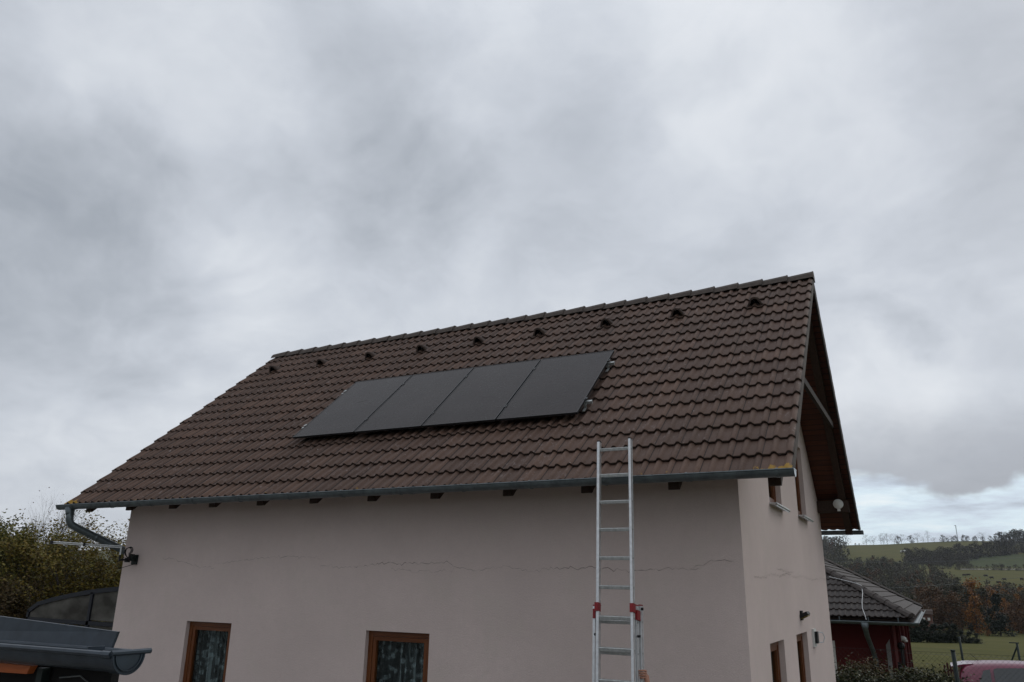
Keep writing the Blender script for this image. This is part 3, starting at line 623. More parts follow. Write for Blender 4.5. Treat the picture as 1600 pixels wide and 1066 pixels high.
b = MB()
for k in range(4):
    b.tube([(-11.24+.055*math.cos(t_*.5236)*(1+k*.08), 8.56+.01*k+.02*math.sin(t_*.9), 3.265+.075*math.sin(t_*.5236)*(1+k*.07)) for t_ in range(13)], .0045, 5)
b.tube([(-11.3, 8.56, 3.2), (-11.36, 8.5, 3.12), (-11.34, 8.52, 3.02), (-11.30, 8.7, 3.08), (-11.28, YW-.01, 3.10)], .005, 5)
b.build('cable', M['black'], an)
# ================================================================ SOLAR PANELS
def RP(u, v, n_): return Vector((u, YE+CT*v-ST*n_, ZE+ST*v+CT*n_))
PV0, PV1, PT = 1.405, 3.30, .165
plab = ['leftmost of the four black solar panels on the roof, with a pale smear', 'second black solar panel from the left on the roof', 'third black solar panel from the left on the roof', 'rightmost of the four black solar panels on the roof']
def slab(b, u0, u1, v0, v1, n0, n1, mi=0):
    vs = [RP(u, v, n_) for n_ in (n0, n1) for u, v in ((u0, v0), (u1, v0), (u1, v1), (u0, v1))]
    b.add(vs, [(0, 3, 2, 1), (4, 5, 6, 7), (0, 1, 5, 4), (1, 2, 6, 5), (2, 3, 7, 6), (3, 0, 4, 7)], mi)
M['panel_frame'] = simple('black_anodised_frame', (.016, .016, .017), .4, .3, var=.2, spec=.5)
for k in range(4):
    u0 = -8.62+k*1.207; u1 = u0+1.182; pn = thing('solar_panel', plab[k], 'solar panel', RP(u0, PV0, PT), 'solar panels in a row on the roof')
    b = MB(); e = .011; slab(b, u0, u0+e, PV0, PV1, PT-.034, PT); slab(b, u1-e, u1, PV0, PV1, PT-.034, PT); slab(b, u0+e, u1-e, PV0, PV0+e, PT-.034, PT); slab(b, u0+e, u1-e, PV1-e, PV1, PT-.034, PT)
    b.build('frame', M['panel_frame'], pn)
    b = MB(); b.uv = []
    for (u, v, a_, c_) in ((u0+e, PV0+e, 0, 0), (u1-e, PV0+e, 1, 0), (u1-e, PV1-e, 1, 1), (u0+e, PV1-e, 0, 1)): b.v.append(tuple(RP(u, v, PT-.003))); b.uv.append((a_, c_))
    b.f = [(0, 1, 2, 3)]; b.mi = [0]; b.build('glass', M['panel'], pn)
    b = MB(); slab(b, u0+e+.002, u1-e-.002, PV0+e+.002, PV1-e-.002, PT-.012, PT-.006); b.build('back_sheet', M['black'], pn)
b = MB(); rs_ = random.Random(4)
for (u, v, l_, w_) in ((-8.05, 2.42, .20, .014),):
    vs = []
    for i in range(9):
        t_ = i/8; h_ = w_*math.sin(math.pi*min(.98, t_+.02))*rs_.uniform(.5, 1); vs += [RP(u+l_*t_, v-h_+l_*.35*t_, PT-.0015), RP(u+l_*t_, v+h_+l_*.35*t_, PT-.0015)]
    b.add(vs, [(2*i, 2*i+2, 2*i+3, 2*i+1) for i in range(8)])
fp = [o for o in SC.objects if o.name == 'solar_panel'][0]
b.build('smear', simple('pale_smear', (.10, .095, .09), .8), fp)
for v, lb in ((2.95, 'upper aluminium mounting rail under the solar panels'), (1.77, 'lower aluminium mounting rail under the solar panels')):
    rt = thing('mounting_rail', lb, 'rail', RP(-6.2, v, .08), 'mounting rails on the roof')
    b = MB(); slab(b, -8.725, -3.73, v-.02, v+.02, PT-.076, PT-.036); b.build('rail', M['alu_worn'], rt)
    for u in [-8.50+.78*i for i in range(7)]:
        b = MB(); slab(b, u-.018, u+.018, v-.16, v-.06, .058, .064); slab(b, u-.018, u+.018, v-.065, v-.058, .062, PT-.05); slab(b, u-.018, u+.018, v-.06, v-.02, PT-.072, PT-.06); b.build('roof_hook', M['alu_worn'], rt)
    for u in [-8.62-.012]+[-8.62+1.207*i-.012 for i in (1, 2, 3)]+[-8.62+3*1.207+1.182+.012]:
        b = MB(); slab(b, u-.022, u+.022, v-.03, v+.03, PT+.001, PT+.005); b.tube([RP(u, v, PT-.03), RP(u, v, PT+.014)], .006, 6); b.build('clamp', M['panel_frame'] if -8.5 < u < -3.8 else M['alu_worn'], rt)
# ================================================================ LADDER
def lad(tx, z, dx=0., dy=0.):      # point on the ladder plane: tx across (0 left .. 1 right)
    y = 7.90-(4.0-z)*.181; xr = -2.69+(4.0-z)*.048
    return Vector((xr-.352*(1-tx)*1.0+dx, y+dy, z))
ladder = thing('ladder', 'three-section aluminium extension ladder leaning on the gutter', 'ladder', (-2.62, 7.18, 0))
ztop = 4.43
def section(tops, zb, wx, dy, rungs, phase, lbl, sh_=0.):
    for s_ in (0, 1):
        dxx = (-wx if s_ == 0 else wx)+sh_; b = MB(); zt_ = tops+(.0 if s_ == 0 else .012)
        b.beam(lad(s_, zb, dxx, dy), lad(s_, zt_, dxx, dy), .026, .062, up=(0, 1, 0), bev=.003)
        # outer flanges of the rail profile
        for q in (-.027, .027): b.beam(lad(s_, zb, dxx+(.009 if s_ else -.009), dy+q), lad(s_, zt_, dxx+(.009 if s_ else -.009), dy+q), .012, .006, up=(0, 1, 0))
        rl = b.build('rail', M['alu'], ladder, label=lbl)
        b = MB()
        for z in rungs: p = lad(s_, z, dxx+(.0135 if s_ else -.0135), dy); b.tube([p, p+Vector((.004 if s_ else -.004, 0, 0))], .010, 8)
        b.build('rivet', M['alu_worn'], rl)
        b = MB(); p = lad(s_, zt_, dxx, dy); b.beam(p-Vector((0, 0, .0)), p+Vector((0, .001, .012)), .026, .066, up=(0, 1, 0)); b.build('end_plug', M['black'] if tops > 4 else M['red_plastic'], rl)
    for z in rungs:
        b = MB(); a_ = lad(0, z, -wx+.011+sh_, dy); c_ = lad(1, z, wx-.011+sh_, dy); b.beam(a_, c_, .036, .034, up=(0, -.18, 1), bev=.004); b.build('rung', M['alu_worn'], ladder)
rz = [4.31-.2795*i for i in range(8)]; rz = [4.305, 4.02, 3.735, 3.45, 3.165, 2.885, 2.60, 2.315, 2.035]
section(4.395, 1.2, .0, 0., rz+[1.755, 1.475], 0, None)
section(2.70, .05, .038, .085, [2.56-.28*i for i in range(9)], 0, None, -.030)
section(2.70, .03, .045, .175, [2.56-.28*i for i in range(9)], 0, None, -.020)
for s_ in (0, 1):   # red guide brackets
    b = MB(); sg = 1 if s_ else -1
    b.beam(lad(s_, 2.655, sg*.006, -.01), lad(s_, 2.735, sg*.006, -.01), .040, .078, up=(0, 1, 0), bev=.004)
    xo = .022 if s_ else -.066; b.beam(lad(s_, 2.58, xo, .09), lad(s_, 2.67, xo, .09), .030, .085, up=(0, 1, 0), bev=.004)
    b.build('guide_bracket', M['red_plastic'], ladder)
    b = MB(); p = lad(s_, 2.685, sg*.045, .13); b.tube([p, p+Vector((sg*.02, 0, 0))], .014, 10); p = lad(s_, 2.44, sg*.03, .045); b.tube([p, p+Vector((sg*.03, 0, 0))], .012, 10); b.build('bolt', M['black'], ladder)
b = MB(); p0 = lad(.33, 3.165, 0, -.0165); b.beam(p0, p0+Vector((.12, 0, 0)), .001, .014, up=(0, -.18, 1)); b.build('sticker', M['white'], ladder)
# ================================================================ PERSON holding the ladder (only the raised hand reaches into the frame)
def skin_obj(name, verts, edges, radii, material, parent, root=0, sub=2):
    me = bpy.data.meshes.new(name); me.from_pydata([tuple(v) for v in verts], edges, []); o = bpy.data.objects.new(name, me); SC.collection.objects.link(o)
    me.materials.append(material); md = o.modifiers.new('skin', 'SKIN'); md.use_smooth_shade = True; 
    sv = me.skin_vertices[0].data if me.skin_vertices else None
    if sv is None:
        bm = bmesh.new(); bm.from_mesh(me); bm.verts.layers.skin.verify(); bm.to_mesh(me); bm.free(); sv = me.skin_vertices[0].data
    for i, r_ in enumerate(radii): sv[i].radius = (r_, r_) if not isinstance(r_, tuple) else r_; sv[i].use_root = (i == root)
    if sub: m2 = o.modifiers.new('sub', 'SUBSURF'); m2.levels = sub; m2.render_levels = sub
    if parent is not None: o.parent = parent; o.matrix_parent_inverse = parent.matrix_world.inverted()
    return o
HP = lad(1, 2.125, .028, .175)          # where the hand grips the rear rail
px_, py_ = HP.x+.27, HP.y+.02
person = thing('person', 'person in dark blue jacket reaching up to steady the ladder, only the hand in view', 'person', (px_, py_, 0))
W_ = HP+Vector((.055, -.015, -.115)); E_ = Vector((HP.x+.16, HP.y-.06, 1.62)); S_ = Vector((px_-.17, py_, 1.43))
V_ = [(px_, py_, .93), (px_, py_, 1.10), (px_, py_, 1.30), (px_, py_, 1.45), (px_, py_-.01, 1.54), (px_-.02, py_-.03, 1.64), (px_-.02, py_-.03, 1.72), S_, E_, W_,
      (px_+.18, py_, 1.42), (px_+.24, py_-.02, 1.13), (px_+.22, py_-.14, .90), (px_-.10, py_, .88), (px_-.11, py_-.02, .48), (px_-.11, py_+.02, .09), (px_-.12, py_-.13, .05), (px_+.10, py_, .88), (px_+.12, py_-.03, .48), (px_+.12, py_+.02, .09), (px_+.13, py_-.13, .05)]
Ed = [(0, 1), (1, 2), (2, 3), (3, 4), (4, 5), (5, 6), (3, 7), (7, 8), (8, 9), (3, 10), (10, 11), (11, 12), (0, 13), (13, 14), (14, 15), (15, 16), (0, 17), (17, 18), (18, 19), (19, 20)]
Rd = [.14, .13, .15, .11, .055, .085, .075, .065, .045, .030, .065, .045, .035, .085, .06, .045, .04, .085, .06, .045, .04]
# hand: palm and five fingers wrapped round the rail, grown from the wrist
n0 = len(V_); K = HP+Vector((.040, -.008, -.02))
V_.append(W_.lerp(K, .55)); V_.append(K); Ed += [(9, n0), (n0, n0+1)]; Rd += [.024, (.020, .032)]
body = skin_obj('body', V_, Ed, Rd, M['skin'], person)
fl = [.072, .080, .075, .060]
for i in range(4):
    o = K+Vector((-.004, -.030+.004*i, .030-.021*i)); u = o+Vector((.004, -.022, .004)); v = o+Vector((-.022, -.040, .002)); w__ = o+Vector((-.052+.003*i, -.036, -.002)); q = o+Vector((-.060, -.014, -.003))
    o2 = K+Vector((.006, .004, .022-.018*i)); skin_obj('finger', [o2, o, u.lerp(o, .3), v, w__, q], [(0, 1), (1, 2), (2, 3), (3, 4), (4, 5)], [.0105, .0100, .0096, .009, .0085, .0072], M['skin'], body)
t0 = K+Vector((.0, .012, -.035)); skin_obj('thumb', [t0, t0+Vector((-.022, .026, .018)), t0+Vector((-.044, .032, .042)), t0+Vector((-.052, .026, .066))], [(0, 1), (1, 2), (2, 3)], [.015, .012, .0105, .0085], M['skin'], body)
# clothes
b = MB(); b.tube([S_+Vector((.05, 0, -.02)), S_+Vector((-.02, 0, .02)), E_, E_.lerp(W_, .35), E_.lerp(W_, .62)], [.088, .084, .066, .058, .050], 14); b.build('sleeve', M['cloth'], person, smooth=True)
b = MB(); b.tube([Vector(V_[10])+Vector((-.05, 0, .01)), Vector(V_[10])+Vector((.02, 0, 0)), Vector(V_[11]), Vector(V_[11]).lerp(Vector(V_[12]), .85)], [.088, .084, .064, .050], 14); b.build('sleeve', M['cloth'], person, smooth=True)
skin_obj('jacket', [V_[i] for i in (0, 1, 2, 3)]+[Vector(S_), Vector(E_), Vector(E_).lerp(W_, .62), V_[10], V_[11], Vector(V_[11]).lerp(Vector(V_[12]), .85)], [(0, 1), (1, 2), (2, 3), (3, 4), (4, 5), (5, 6), (3, 7), (7, 8), (8, 9)], [.165, .155, .175, .125, .085, .062, .046, .085, .062, .05], M['cloth'], person)
skin_obj('trousers', [V_[i] for i in (0, 13, 14, 15, 17, 18, 19)], [(0, 1), (1, 2), (2, 3), (0, 4), (4, 5), (5, 6)], [.150, .10, .075, .06, .10, .075, .06], M['jeans'], person)
for s_ in (-1, 1):
    b = MB(); x = px_+(-.115 if s_ < 0 else .125); b.sphere((x, py_-.06, .05), .07, 12, 8, (.75, 1.9, .8)); b.build('shoe', M['black'], person, smooth=True)
hc = Vector((px_-.02, py_-.03, 1.685)); b = MB(); b.sphere(hc, .105, 20, 14, (.78, .95, 1.15)); hd = b.build('head', M['skin'], person, smooth=True)
b = MB(); b.sphere(hc+Vector((0, .018, .03)), .108, 18, 12, (.82, .95, 1.02)); b.build('hair', M['hair'], hd, smooth=True)
b = MB(); b.sphere(hc+Vector((0, -.10, -.015)), .016, 8, 6, (.8, 1.1, 1.6)); b.build('nose', M['skin'], hd, smooth=True)
for s_ in (-1, 1):
    b = MB(); b.sphere(hc+Vector((.032*s_, -.088, .015)), .012, 8, 6); b.build('eye', M['white'], hd, smooth=True)
    b = MB(); b.sphere(hc+Vector((.084*s_, 0, -.01)), .03, 8, 6, (.3, .6, 1)); b.build('ear', M['skin'], hd, smooth=True)
b = MB(); b.sphere(hc+Vector((0, -.092, -.06)), .022, 8, 6, (1.1, .4, .3)); b.build('mouth', simple('lips', (.30, .10, .09)), hd, smooth=True)

# ================================================================ CARPORT EDGE (left foreground)
cp = thing('carport', 'low carport roof edge with blue-grey gutter in the left foreground', 'carport', (-3.4, 2.3, 0))
CX, CYc, CZ = -2.80, 2.205, 2.612
b = MB(); ringc = half_gutter(b, -5.6, CX, CYc, CZ-.01, CZ, .066, bead=.012, seg=20); b.tube([(-5.6, CYc+.066, CZ-.006), (CX, CYc+.066, CZ+.004)], .010, 8)
cg = b.build('gutter', M['blue_metal'], cp)
b = MB(); b.poly(ringc(CX+.003, CZ, .069)); b.poly(ringc(CX+.004, CZ, .052)); pr = ringc(CX+.003, CZ, .069)
for p, q in zip(pr, pr[1:]): b.beam(p, q, .010, .006, up=(0, CYc-p[1]+.001, CZ-p[2]))
for p, q in zip(ringc(CX+.006, CZ, .056), ringc(CX+.006, CZ, .056)[1:]): b.beam(p, q, .005, .005)
b.beam((CX+.004, CYc-.078, CZ+.010), (CX+.004, CYc+.098, CZ+.010), .016, .020, bev=.006); b.build('end_cap', M['blue_metal'], cg)
b = MB(); half_gutter(b, CX-.055, CX-.002, CYc, CZ, CZ, .071, bead=.014, seg=20); b.build('joint_sleeve', M['blue_metal'], cg)
b = MB(); b.prism([(-3.018, 2.285, 2.60), (-5.6, 2.285, 2.59), (-5.6, 2.300, 2.79), (-3.006, 2.300, 2.684)], (0, .012, 0)); b.build('flashing', M['blue_metal'], cp)
b = MB(); b.beam((CX-.19, CYc-.04, CZ+.016), (CX-.17, CYc+.02, CZ+.016), .012, .014); b.build('bracket', M['blue_metal'], cg)
b = MB(); b.prism([(-3.16, 2.315, 2.52), (-5.6, 2.315, 2.52), (-5.6, 3.7, 2.44)], (0, 0, .02)); b.build('roof_sheet', M['blue_metal'], cp)
b = MB(); b.prism([(-3.371, 2.195, 2.540), (-5.6, 2.195, 2.532), (-5.6, 2.195, 2.46), (-3.39, 2.195, 2.508)], (0, .03, 0)); b.build('fascia_board', M['orange_wood'], cp, label='short orange-brown board under the gutter')
b = MB(); b.box((-3.30, 2.265, 0), (-2.955, 2.30, 2.545)); b.box((-5.6, 2.265, 2.3), (-3.30, 2.30, 2.545)); b.build('interior_shade', M['dark_void'], cp)  # sheet coloured near-black as the shade inside the carport
b = MB(); b.beam((-3.34, CYc+.03, 0), (-3.34, CYc+.03, CZ-.08), .035, .035, up=(0, 1, 0)); b.build('post', M['green_metal'], cp)
b = MB(); b.tube([(-3.26, CYc+.05, CZ-.115), (-3.13, CYc+.05, CZ-.10), (-3.08, CYc+.05, CZ-.12), (-3.02, CYc+.05, CZ-.25)], .003, 6); b.build('cable', M['wire'], cp)
# ================================================================ POOL ENCLOSURE (behind the left corner)
pe = thing('pool_enclosure', 'low arched glazed enclosure with black frame left of the house', 'enclosure', (-18, 13, 0))
arc = [(-20.45, 2.06), (-20.09, 2.25), (-19.5, 2.37), (-18.9, 2.47), (-18.1, 2.575), (-17.4, 2.64), (-16.6, 2.69), (-15.8, 2.70), (-15.0, 2.66), (-14.2, 2.56), (-13.4, 2.38)]
PEY = 13.0
b = MB()
for (x0, z0), (x1, z1) in zip(arc, arc[1:]): b.beam((x0, PEY, z0-.03), (x1, PEY, z1-.03), .08, .10)
for (x0, z0), (x1, z1) in zip(arc, arc[1:]): b.beam((x0, PEY+4, z0-.03), (x1, PEY+4, z1-.03), .08, .10)
b.beam((-20.47, PEY, 1.845), (-13.4, PEY, 1.80), .08, .09); b.beam((-20.43, PEY, 0), (-20.43, PEY, 2.06), .08, .08, up=(0, 1, 0)); b.beam((-20.43, PEY+4, 0), (-20.43, PEY+4, 2.06), .08, .08, up=(0, 1, 0))
for x, zt_ in ((-18.08, 2.53), (-15.9, 2.65), (-13.5, 2.35)): b.beam((x, PEY, 0), (x, PEY, zt_), .09, .08, up=(0, 1, 0))
b.beam((-20.43, PEY, .05), (-13.4, PEY, .05), .06, .08); b.beam((-20.43, PEY, 1.99), (-20.43, PEY+4, 1.99), .07, .07); b.beam((-13.4, PEY, 2.32), (-13.4, PEY+4, 2.32), .07, .07); b.beam((-19.35, PEY+3.96, 0), (-19.35, PEY+3.96, 2.36), .22, .05, up=(0, 1, 0))
b.build('frame', simple('dark_frame_metal', (.018, .020, .026), .4, .3), pe)
def smoky_fn(t, b_):
    t.n.remove(b_); tr = t.a('ShaderNodeBsdfTransparent'); tr.inputs[0].default_value = (.30, .29, .26, 1); df = t.a('ShaderNodeBsdfDiffuse')
    t.l.new(t.ramp(t.noise(t.mapping(t.tc.outputs['Object'], scale=(1, 1, 2)), 1.2, 3, .5), [(.35, (.09, .085, .075)), (.65, (.24, .23, .205))]), df.inputs[0]); gl = t.a('ShaderNodeBsdfGlossy'); gl.inputs['Roughness'].default_value = .12
    m1 = t.a('ShaderNodeMixShader'); m1.inputs[0].default_value = .55; t.l.new(tr.outputs[0], m1.inputs[1]); t.l.new(df.outputs[0], m1.inputs[2])
    m2 = t.a('ShaderNodeMixShader'); fr0 = t.a('ShaderNodeFresnel'); fr0.inputs[0].default_value = 1.45; ge = t.a('ShaderNodeNewGeometry'); fr = t.a('ShaderNodeMath', operation='MULTIPLY'); t.l.new(fr0.outputs[0], fr.inputs[0]); t.l.new(t.m('SUBTRACT', 1.0, ge.outputs['Backfacing']), fr.inputs[1]); t.l.new(fr.outputs[0], m2.inputs[0]); t.l.new(m1.outputs[0], m2.inputs[1]); t.l.new(gl.outputs[0], m2.inputs[2])
    t.l.new(m2.outputs[0], t.o.inputs[0])
M['smoky'] = mat('smoky_polycarbonate', smoky_fn)
def arcz(x):
    for (x0, z0), (x1, z1) in zip(arc, arc[1:]):
        if x0 <= x <= x1: return z0+(z1-z0)*(x-x0)/(x1-x0)
    return 2.3
for xa, xb in ((-20.39, -18.13), (-18.03, -15.95), (-15.85, -13.55)):
    top = [(xa+(xb-xa)*i/8, PEY, arcz(xa+(xb-xa)*i/8)-.08) for i in range(9)]
    b = MB(); b.prism([(xa, PEY, 1.895), (xb, PEY, 1.87)]+top[::-1], (0, .006, 0)); b.build('upper_pane', M['smoky'], pe)
    b = MB(); b.prism([(xa, PEY, .10), (xb, PEY, .10), (xb, PEY, 1.76), (xa, PEY, 1.79)], (0, .006, 0)); b.build('lower_pane', M['smoky'], pe)
b = MB()
vs = [(x, y, z+.022) for y in (PEY+.04, PEY+3.96) for x, z in arc]; n = len(arc)
b.add(vs, [(i, i+1, n+i+1, n+i) for i in range(n-1)]); b.build('roof_pane', M['smoky'], pe)
# ================================================================ VEGETATION HELPERS
def leaves(b, pts, size, rnd, n_each=1, spread=0., tri=False, flat=.5):
    for p in pts:
        for _ in range(n_each):
            q = Vector(p)+Vector((rnd.gauss(0, spread), rnd.gauss(0, spread), rnd.gauss(0, spread)))
            a = Vector((rnd.gauss(0, 1), rnd.gauss(0, 1), rnd.gauss(0, flat))).normalized(); c = a.cross(Vector((rnd.gauss(0, 1), rnd.gauss(0, 1), rnd.gauss(0, 1)))).normalized()
            s_ = size*rnd.uniform(.6, 1.35)
            if tri: b.add([q-a*s_*.5-c*s_*.3, q+a*s_*.5, q-a*s_*.3+c*s_*.45], [(0, 1, 2)])
            else: b.add([q-a*s_*.55, q-c*s_*.28, q+a*s_*.55, q+c*s_*.28], [(0, 1, 2, 3)])
def branch_tree(seed, height, trunk_r, spread=.5, levels=3, kids=5, trunk_frac=.25, upright=.5, first_r=.55, stems=1):
    """returns trunk mesh builder and the tips/points along the twigs"""
    rnd = random.Random(seed); b = MB(); tips = []
    def grow(p, d, L, r, lv):
        pts = [p]; rs = [r]; q = Vector(p); dd = Vector(d); n = 4
        for i in range(n):
            dd = (dd+Vector((rnd.gauss(0, .13), rnd.gauss(0, .13), rnd.gauss(.03, .09)))).normalized(); q = q+dd*L/n; pts.append(q.copy()); rs.append(r*(1-.72*(i+1)/n))
        b.tube(pts, rs, 6 if lv == 0 else (4 if lv < levels else 3), caps=False)
        if lv >= levels-1: tips.extend(pts[1:])
        if lv < levels:
            for k in range(kids):
                t_ = rnd.uniform(trunk_frac if lv == 0 else .25, .98); i = min(n-1, int(t_*n)); o = pts[i].lerp(pts[i+1], t_*n-i)
                az_ = rnd.uniform(0, 6.283); side = Vector((math.cos(az_), math.sin(az_), 0)); nd = (side*spread+dd*upright+Vector((0, 0, upright*.35))).normalized()
                grow(o, nd, L*rnd.uniform(.42, .68)*(1.12-.5*t_ if lv == 0 else 1), r*(1-.7*t_)*first_r, lv+1)
    for s_ in range(stems):
        o = Vector((rnd.gauss(0, .12), rnd.gauss(0, .12), -.1)) if stems > 1 else Vector((0, 0, -.1))
        d = Vector((rnd.gauss(0, .22), rnd.gauss(0, .22), 1)) if stems > 1 else Vector((rnd.gauss(0, .04), rnd.gauss(0, .04), 1))
        grow(o, d.normalized(), height*(rnd.uniform(.6, .85) if stems > 1 else .86), trunk_r, 0)
    return b, tips
def make_tree(name, label, cat, loc, seed, height, leafmat, n_leaf, leaf_size, group=None, leaf_spread=.12, **k):
    t_ = thing(name, label, cat, loc, group); tb, tips = branch_tree(seed, height, k.pop('trunk_r', height*.018), **k)
    tr = tb.build('trunk', M['bark'] if height > 3 else M['twig'], t_, smooth=True); tr.matrix_parent_inverse = Matrix.Identity(4)
    rnd = random.Random(seed+5); b = MB()
    if n_leaf:
        for _ in range(n_leaf): leaves(b, [rnd.choice(tips)], leaf_size, rnd, 1, leaf_spread)
        cr = b.build('crown', M[leafmat], t_); cr.matrix_parent_inverse = Matrix.Identity(4)
    return t_
# --- autumn shrubs and trees beyond the enclosure, left
G1 = 'autumn trees on the left behind the enclosure'
K1 = dict(levels=3, kids=6, upright=.55)
make_tree('tree', 'tall olive-leaved tree at the left edge of the photo', 'tree', (-27.2, 15.5, 0), 11, 4.9, 'leaf_olive', 24000, .085, G1, leaf_spread=.09, stems=6, spread=.6, trunk_frac=.1, **K1)
make_tree('tree', 'leafy olive tree with sprigs reaching up, second from the left edge', 'tree', (-25.6, 16.2, 0), 23, 5.2, 'leaf_olive', 24000, .085, G1, leaf_spread=.09, stems=6, spread=.5, trunk_frac=.1, **K1)
make_tree('tree', 'yellowing tree standing under the left end of the gutter', 'tree', (-23.4, 16.4, 0), 37, 4.4, 'leaf_yellow', 22000, .08, G1, leaf_spread=.09, stems=6, spread=.6, trunk_frac=.1, **K1)
make_tree('tree', 'olive-yellow tree close beside the left corner of the house', 'tree', (-21.9, 17.0, 0), 41, 4.1, 'leaf_yellow', 18000, .075, G1, leaf_spread=.09, stems=5, spread=.5, trunk_frac=.1, **K1)
make_tree('tree', 'brown-leaved shrub low in front of the olive trees on the left', 'tree', (-24.6, 14.0, 0), 53, 3.2, 'leaf_brown', 18000, .075, G1, stems=6, spread=.7, trunk_frac=.05, **K1)
make_tree('tree', 'dull olive-brown shrub directly behind the enclosure', 'tree', (-21.3, 18.0, 0), 59, 3.4, 'leaf_olive', 18000, .075, G1, stems=6, spread=.7, trunk_frac=.05, **K1)
make_tree('tree', 'dark olive shrub behind the flat end of the enclosure', 'tree', (-26.6, 17.4, 0), 61, 3.5, 'leaf_brown', 18000, .075, G1, stems=6, spread=.7, trunk_frac=.05, **K1)
make_tree('tree', 'leafless pale brown tree behind the olive trees on the left', 'tree', (-33.2, 20.6, 0), 67, 5.0, 'leaf_brown', 700, .06, G1, levels=3, kids=9, spread=.35, upright=.9, trunk_frac=.3, stems=3)
# ================================================================ NEIGHBOUR BUNGALOW
NX, NY0, NY1, NZ = -.585, 24.0, 40.2, 2.10
NW = 16.0; NT_ = math.tan(R(28.5)); nc, ns = math.cos(R(28.5)), math.sin(R(28.5)); HW = (NY1-NY0)/2
nb = thing('bungalow', 'red-walled bungalow with dark hipped tile roof behind the house', 'house', (NX-8, NY0, -.3))
gnd = -.6; ov = .62
b = MB()
b.poly([(NX-ov, NY0+ov, gnd), (NX-NW+ov, NY0+ov, gnd), (NX-NW+ov, NY0+ov, NZ), (NX-ov, NY0+ov, NZ)][::-1])
sh = [[(25.3, gnd+.02), (26.3, gnd+.02), (26.3, 1.70), (25.3, 1.70)], [(33.4, .3), (34.6, .3), (34.6, 1.5), (33.4, 1.5)], [(36.4, .3), (37.4, .3), (37.4, 1.5), (36.4, 1.5)]]
wall_mesh(b, [(NY0+ov, gnd), (NY1-ov, gnd), (NY1-ov, NZ), (NY0+ov, NZ)], sh, lambda u, z: (NX-ov, u, z), (-1, 0, 0), .12)
b.poly([(NX-ov, NY1-ov, gnd), (NX-NW+ov, NY1-ov, gnd), (NX-NW+ov, NY1-ov, NZ), (NX-ov, NY1-ov, NZ)])
nwall = b.build('wall', M['red_wall'], nb)
b = MB(); b.prism([(NX-.02, NY0+.02, NZ-.02), (NX-.02, NY1-.02, NZ-.02), (NX-NW, NY1-.02, NZ-.02), (NX-NW, NY0+.02, NZ-.02)], (0, 0, .02)); b.build('eave_soffit', M['beam'], nb)
b = MB(); b.uv = []; SLn = HW/nc
tile_slope(b, (NX-NW, NY0, NZ+.10), (1, 0, 0), (0, nc, ns), (0, -ns, nc), lambda v: min(v*nc, NW/2), lambda v: NW-min(v*nc, NW/2), int(NW/2/nc/.34), .34, .30, per=5, seed=5)
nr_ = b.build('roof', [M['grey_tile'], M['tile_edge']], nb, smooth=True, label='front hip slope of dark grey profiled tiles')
b = MB(); b.uv = []
tile_slope(b, (NX, NY0, NZ+.10), (0, 1, 0), (-nc, 0, ns), (ns, 0, nc), lambda v: min(v*nc, HW-.05), lambda v: 2*HW-min(v*nc, HW-.05), int(NW/2/nc/.34)-1, .34, .30, roll=.012, per=4, seed=6)
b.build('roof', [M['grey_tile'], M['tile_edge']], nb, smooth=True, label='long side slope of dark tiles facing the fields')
# shadow-dark backing so nothing shows through at the hips
b = MB(); ax = NX-NW/2; az_ = NZ+.04+(NW/2)*NT_
b.poly([(NX-.05, NY0+.05, NZ+.04), (ax, NY0+NW/2, az_), (NX-NW+.05, NY0+.05, NZ+.04)]); b.poly([(NX-.05, NY0+.05, NZ+.04), (NX-.05, NY1-.05, NZ+.04), (ax, NY1-NW/2, az_), (ax, NY0+NW/2, az_)]); b.poly([(NX-.05, NY1-.05, NZ+.04), (NX-NW+.05, NY1-.05, NZ+.04), (ax, NY1-NW/2, az_)])
b.poly([(NX-NW+.05, NY0+.05, NZ+.04), (ax, NY0+NW/2, az_), (ax, NY1-NW/2, az_), (NX-NW+.05, NY1-.05, NZ+.04)]); b.build('underlay', M['tile_edge'], nb)
def hip(p, q, n_):
    for k in range(n_):
        a = Vector(p).lerp(Vector(q), k/n_); c = Vector(p).lerp(Vector(q), (k+1)/n_+.012); dn = (c-a).normalized(); sd_ = dn.cross(Vector((0, 0, 1))).normalized(); up = sd_.cross(dn)
        pr = [(-.12, -.03), (-.08, .04), (0, .075), (.08, .04), (.12, -.03)]; b = MB(); vs = [a+sd_*x*1.06+up*(z*1.06+.014) for x, z in pr]+[c+sd_*x*.92+up*z*.92 for x, z in pr]
        b.add(vs, [(i, i+1, 6+i, 5+i) for i in range(4)]+[(0, 1, 2, 3, 4)]); b.build('hip_tile', M['ridge_dark'], nr_)
M['ridge_dark'] = simple('dark_ridge_tile', (.060, .050, .045), .8, var=.3, scale=10, bmp=.004)
hip((NX-.02, NY0+.02, NZ+.17), (NX-5.5, NY0+5.5, NZ+.15+5.5*NT_), 19); hip((NX-.02, NY1-.02, NZ+.17), (NX-7.5, NY1-7.5, NZ+.15+7.5*NT_), 24)
b = MB(); half_gutter(b, NX-NW, NX+.12, NY0-.09, NZ-.02, NZ, .07, bead=.012); ngt = b.build('gutter', M['zinc'], nb)
b = MB(); n = 15; gg = [( .07*math.cos(math.pi+math.pi*i/14), .07*math.sin(math.pi+math.pi*i/14)) for i in range(n)]
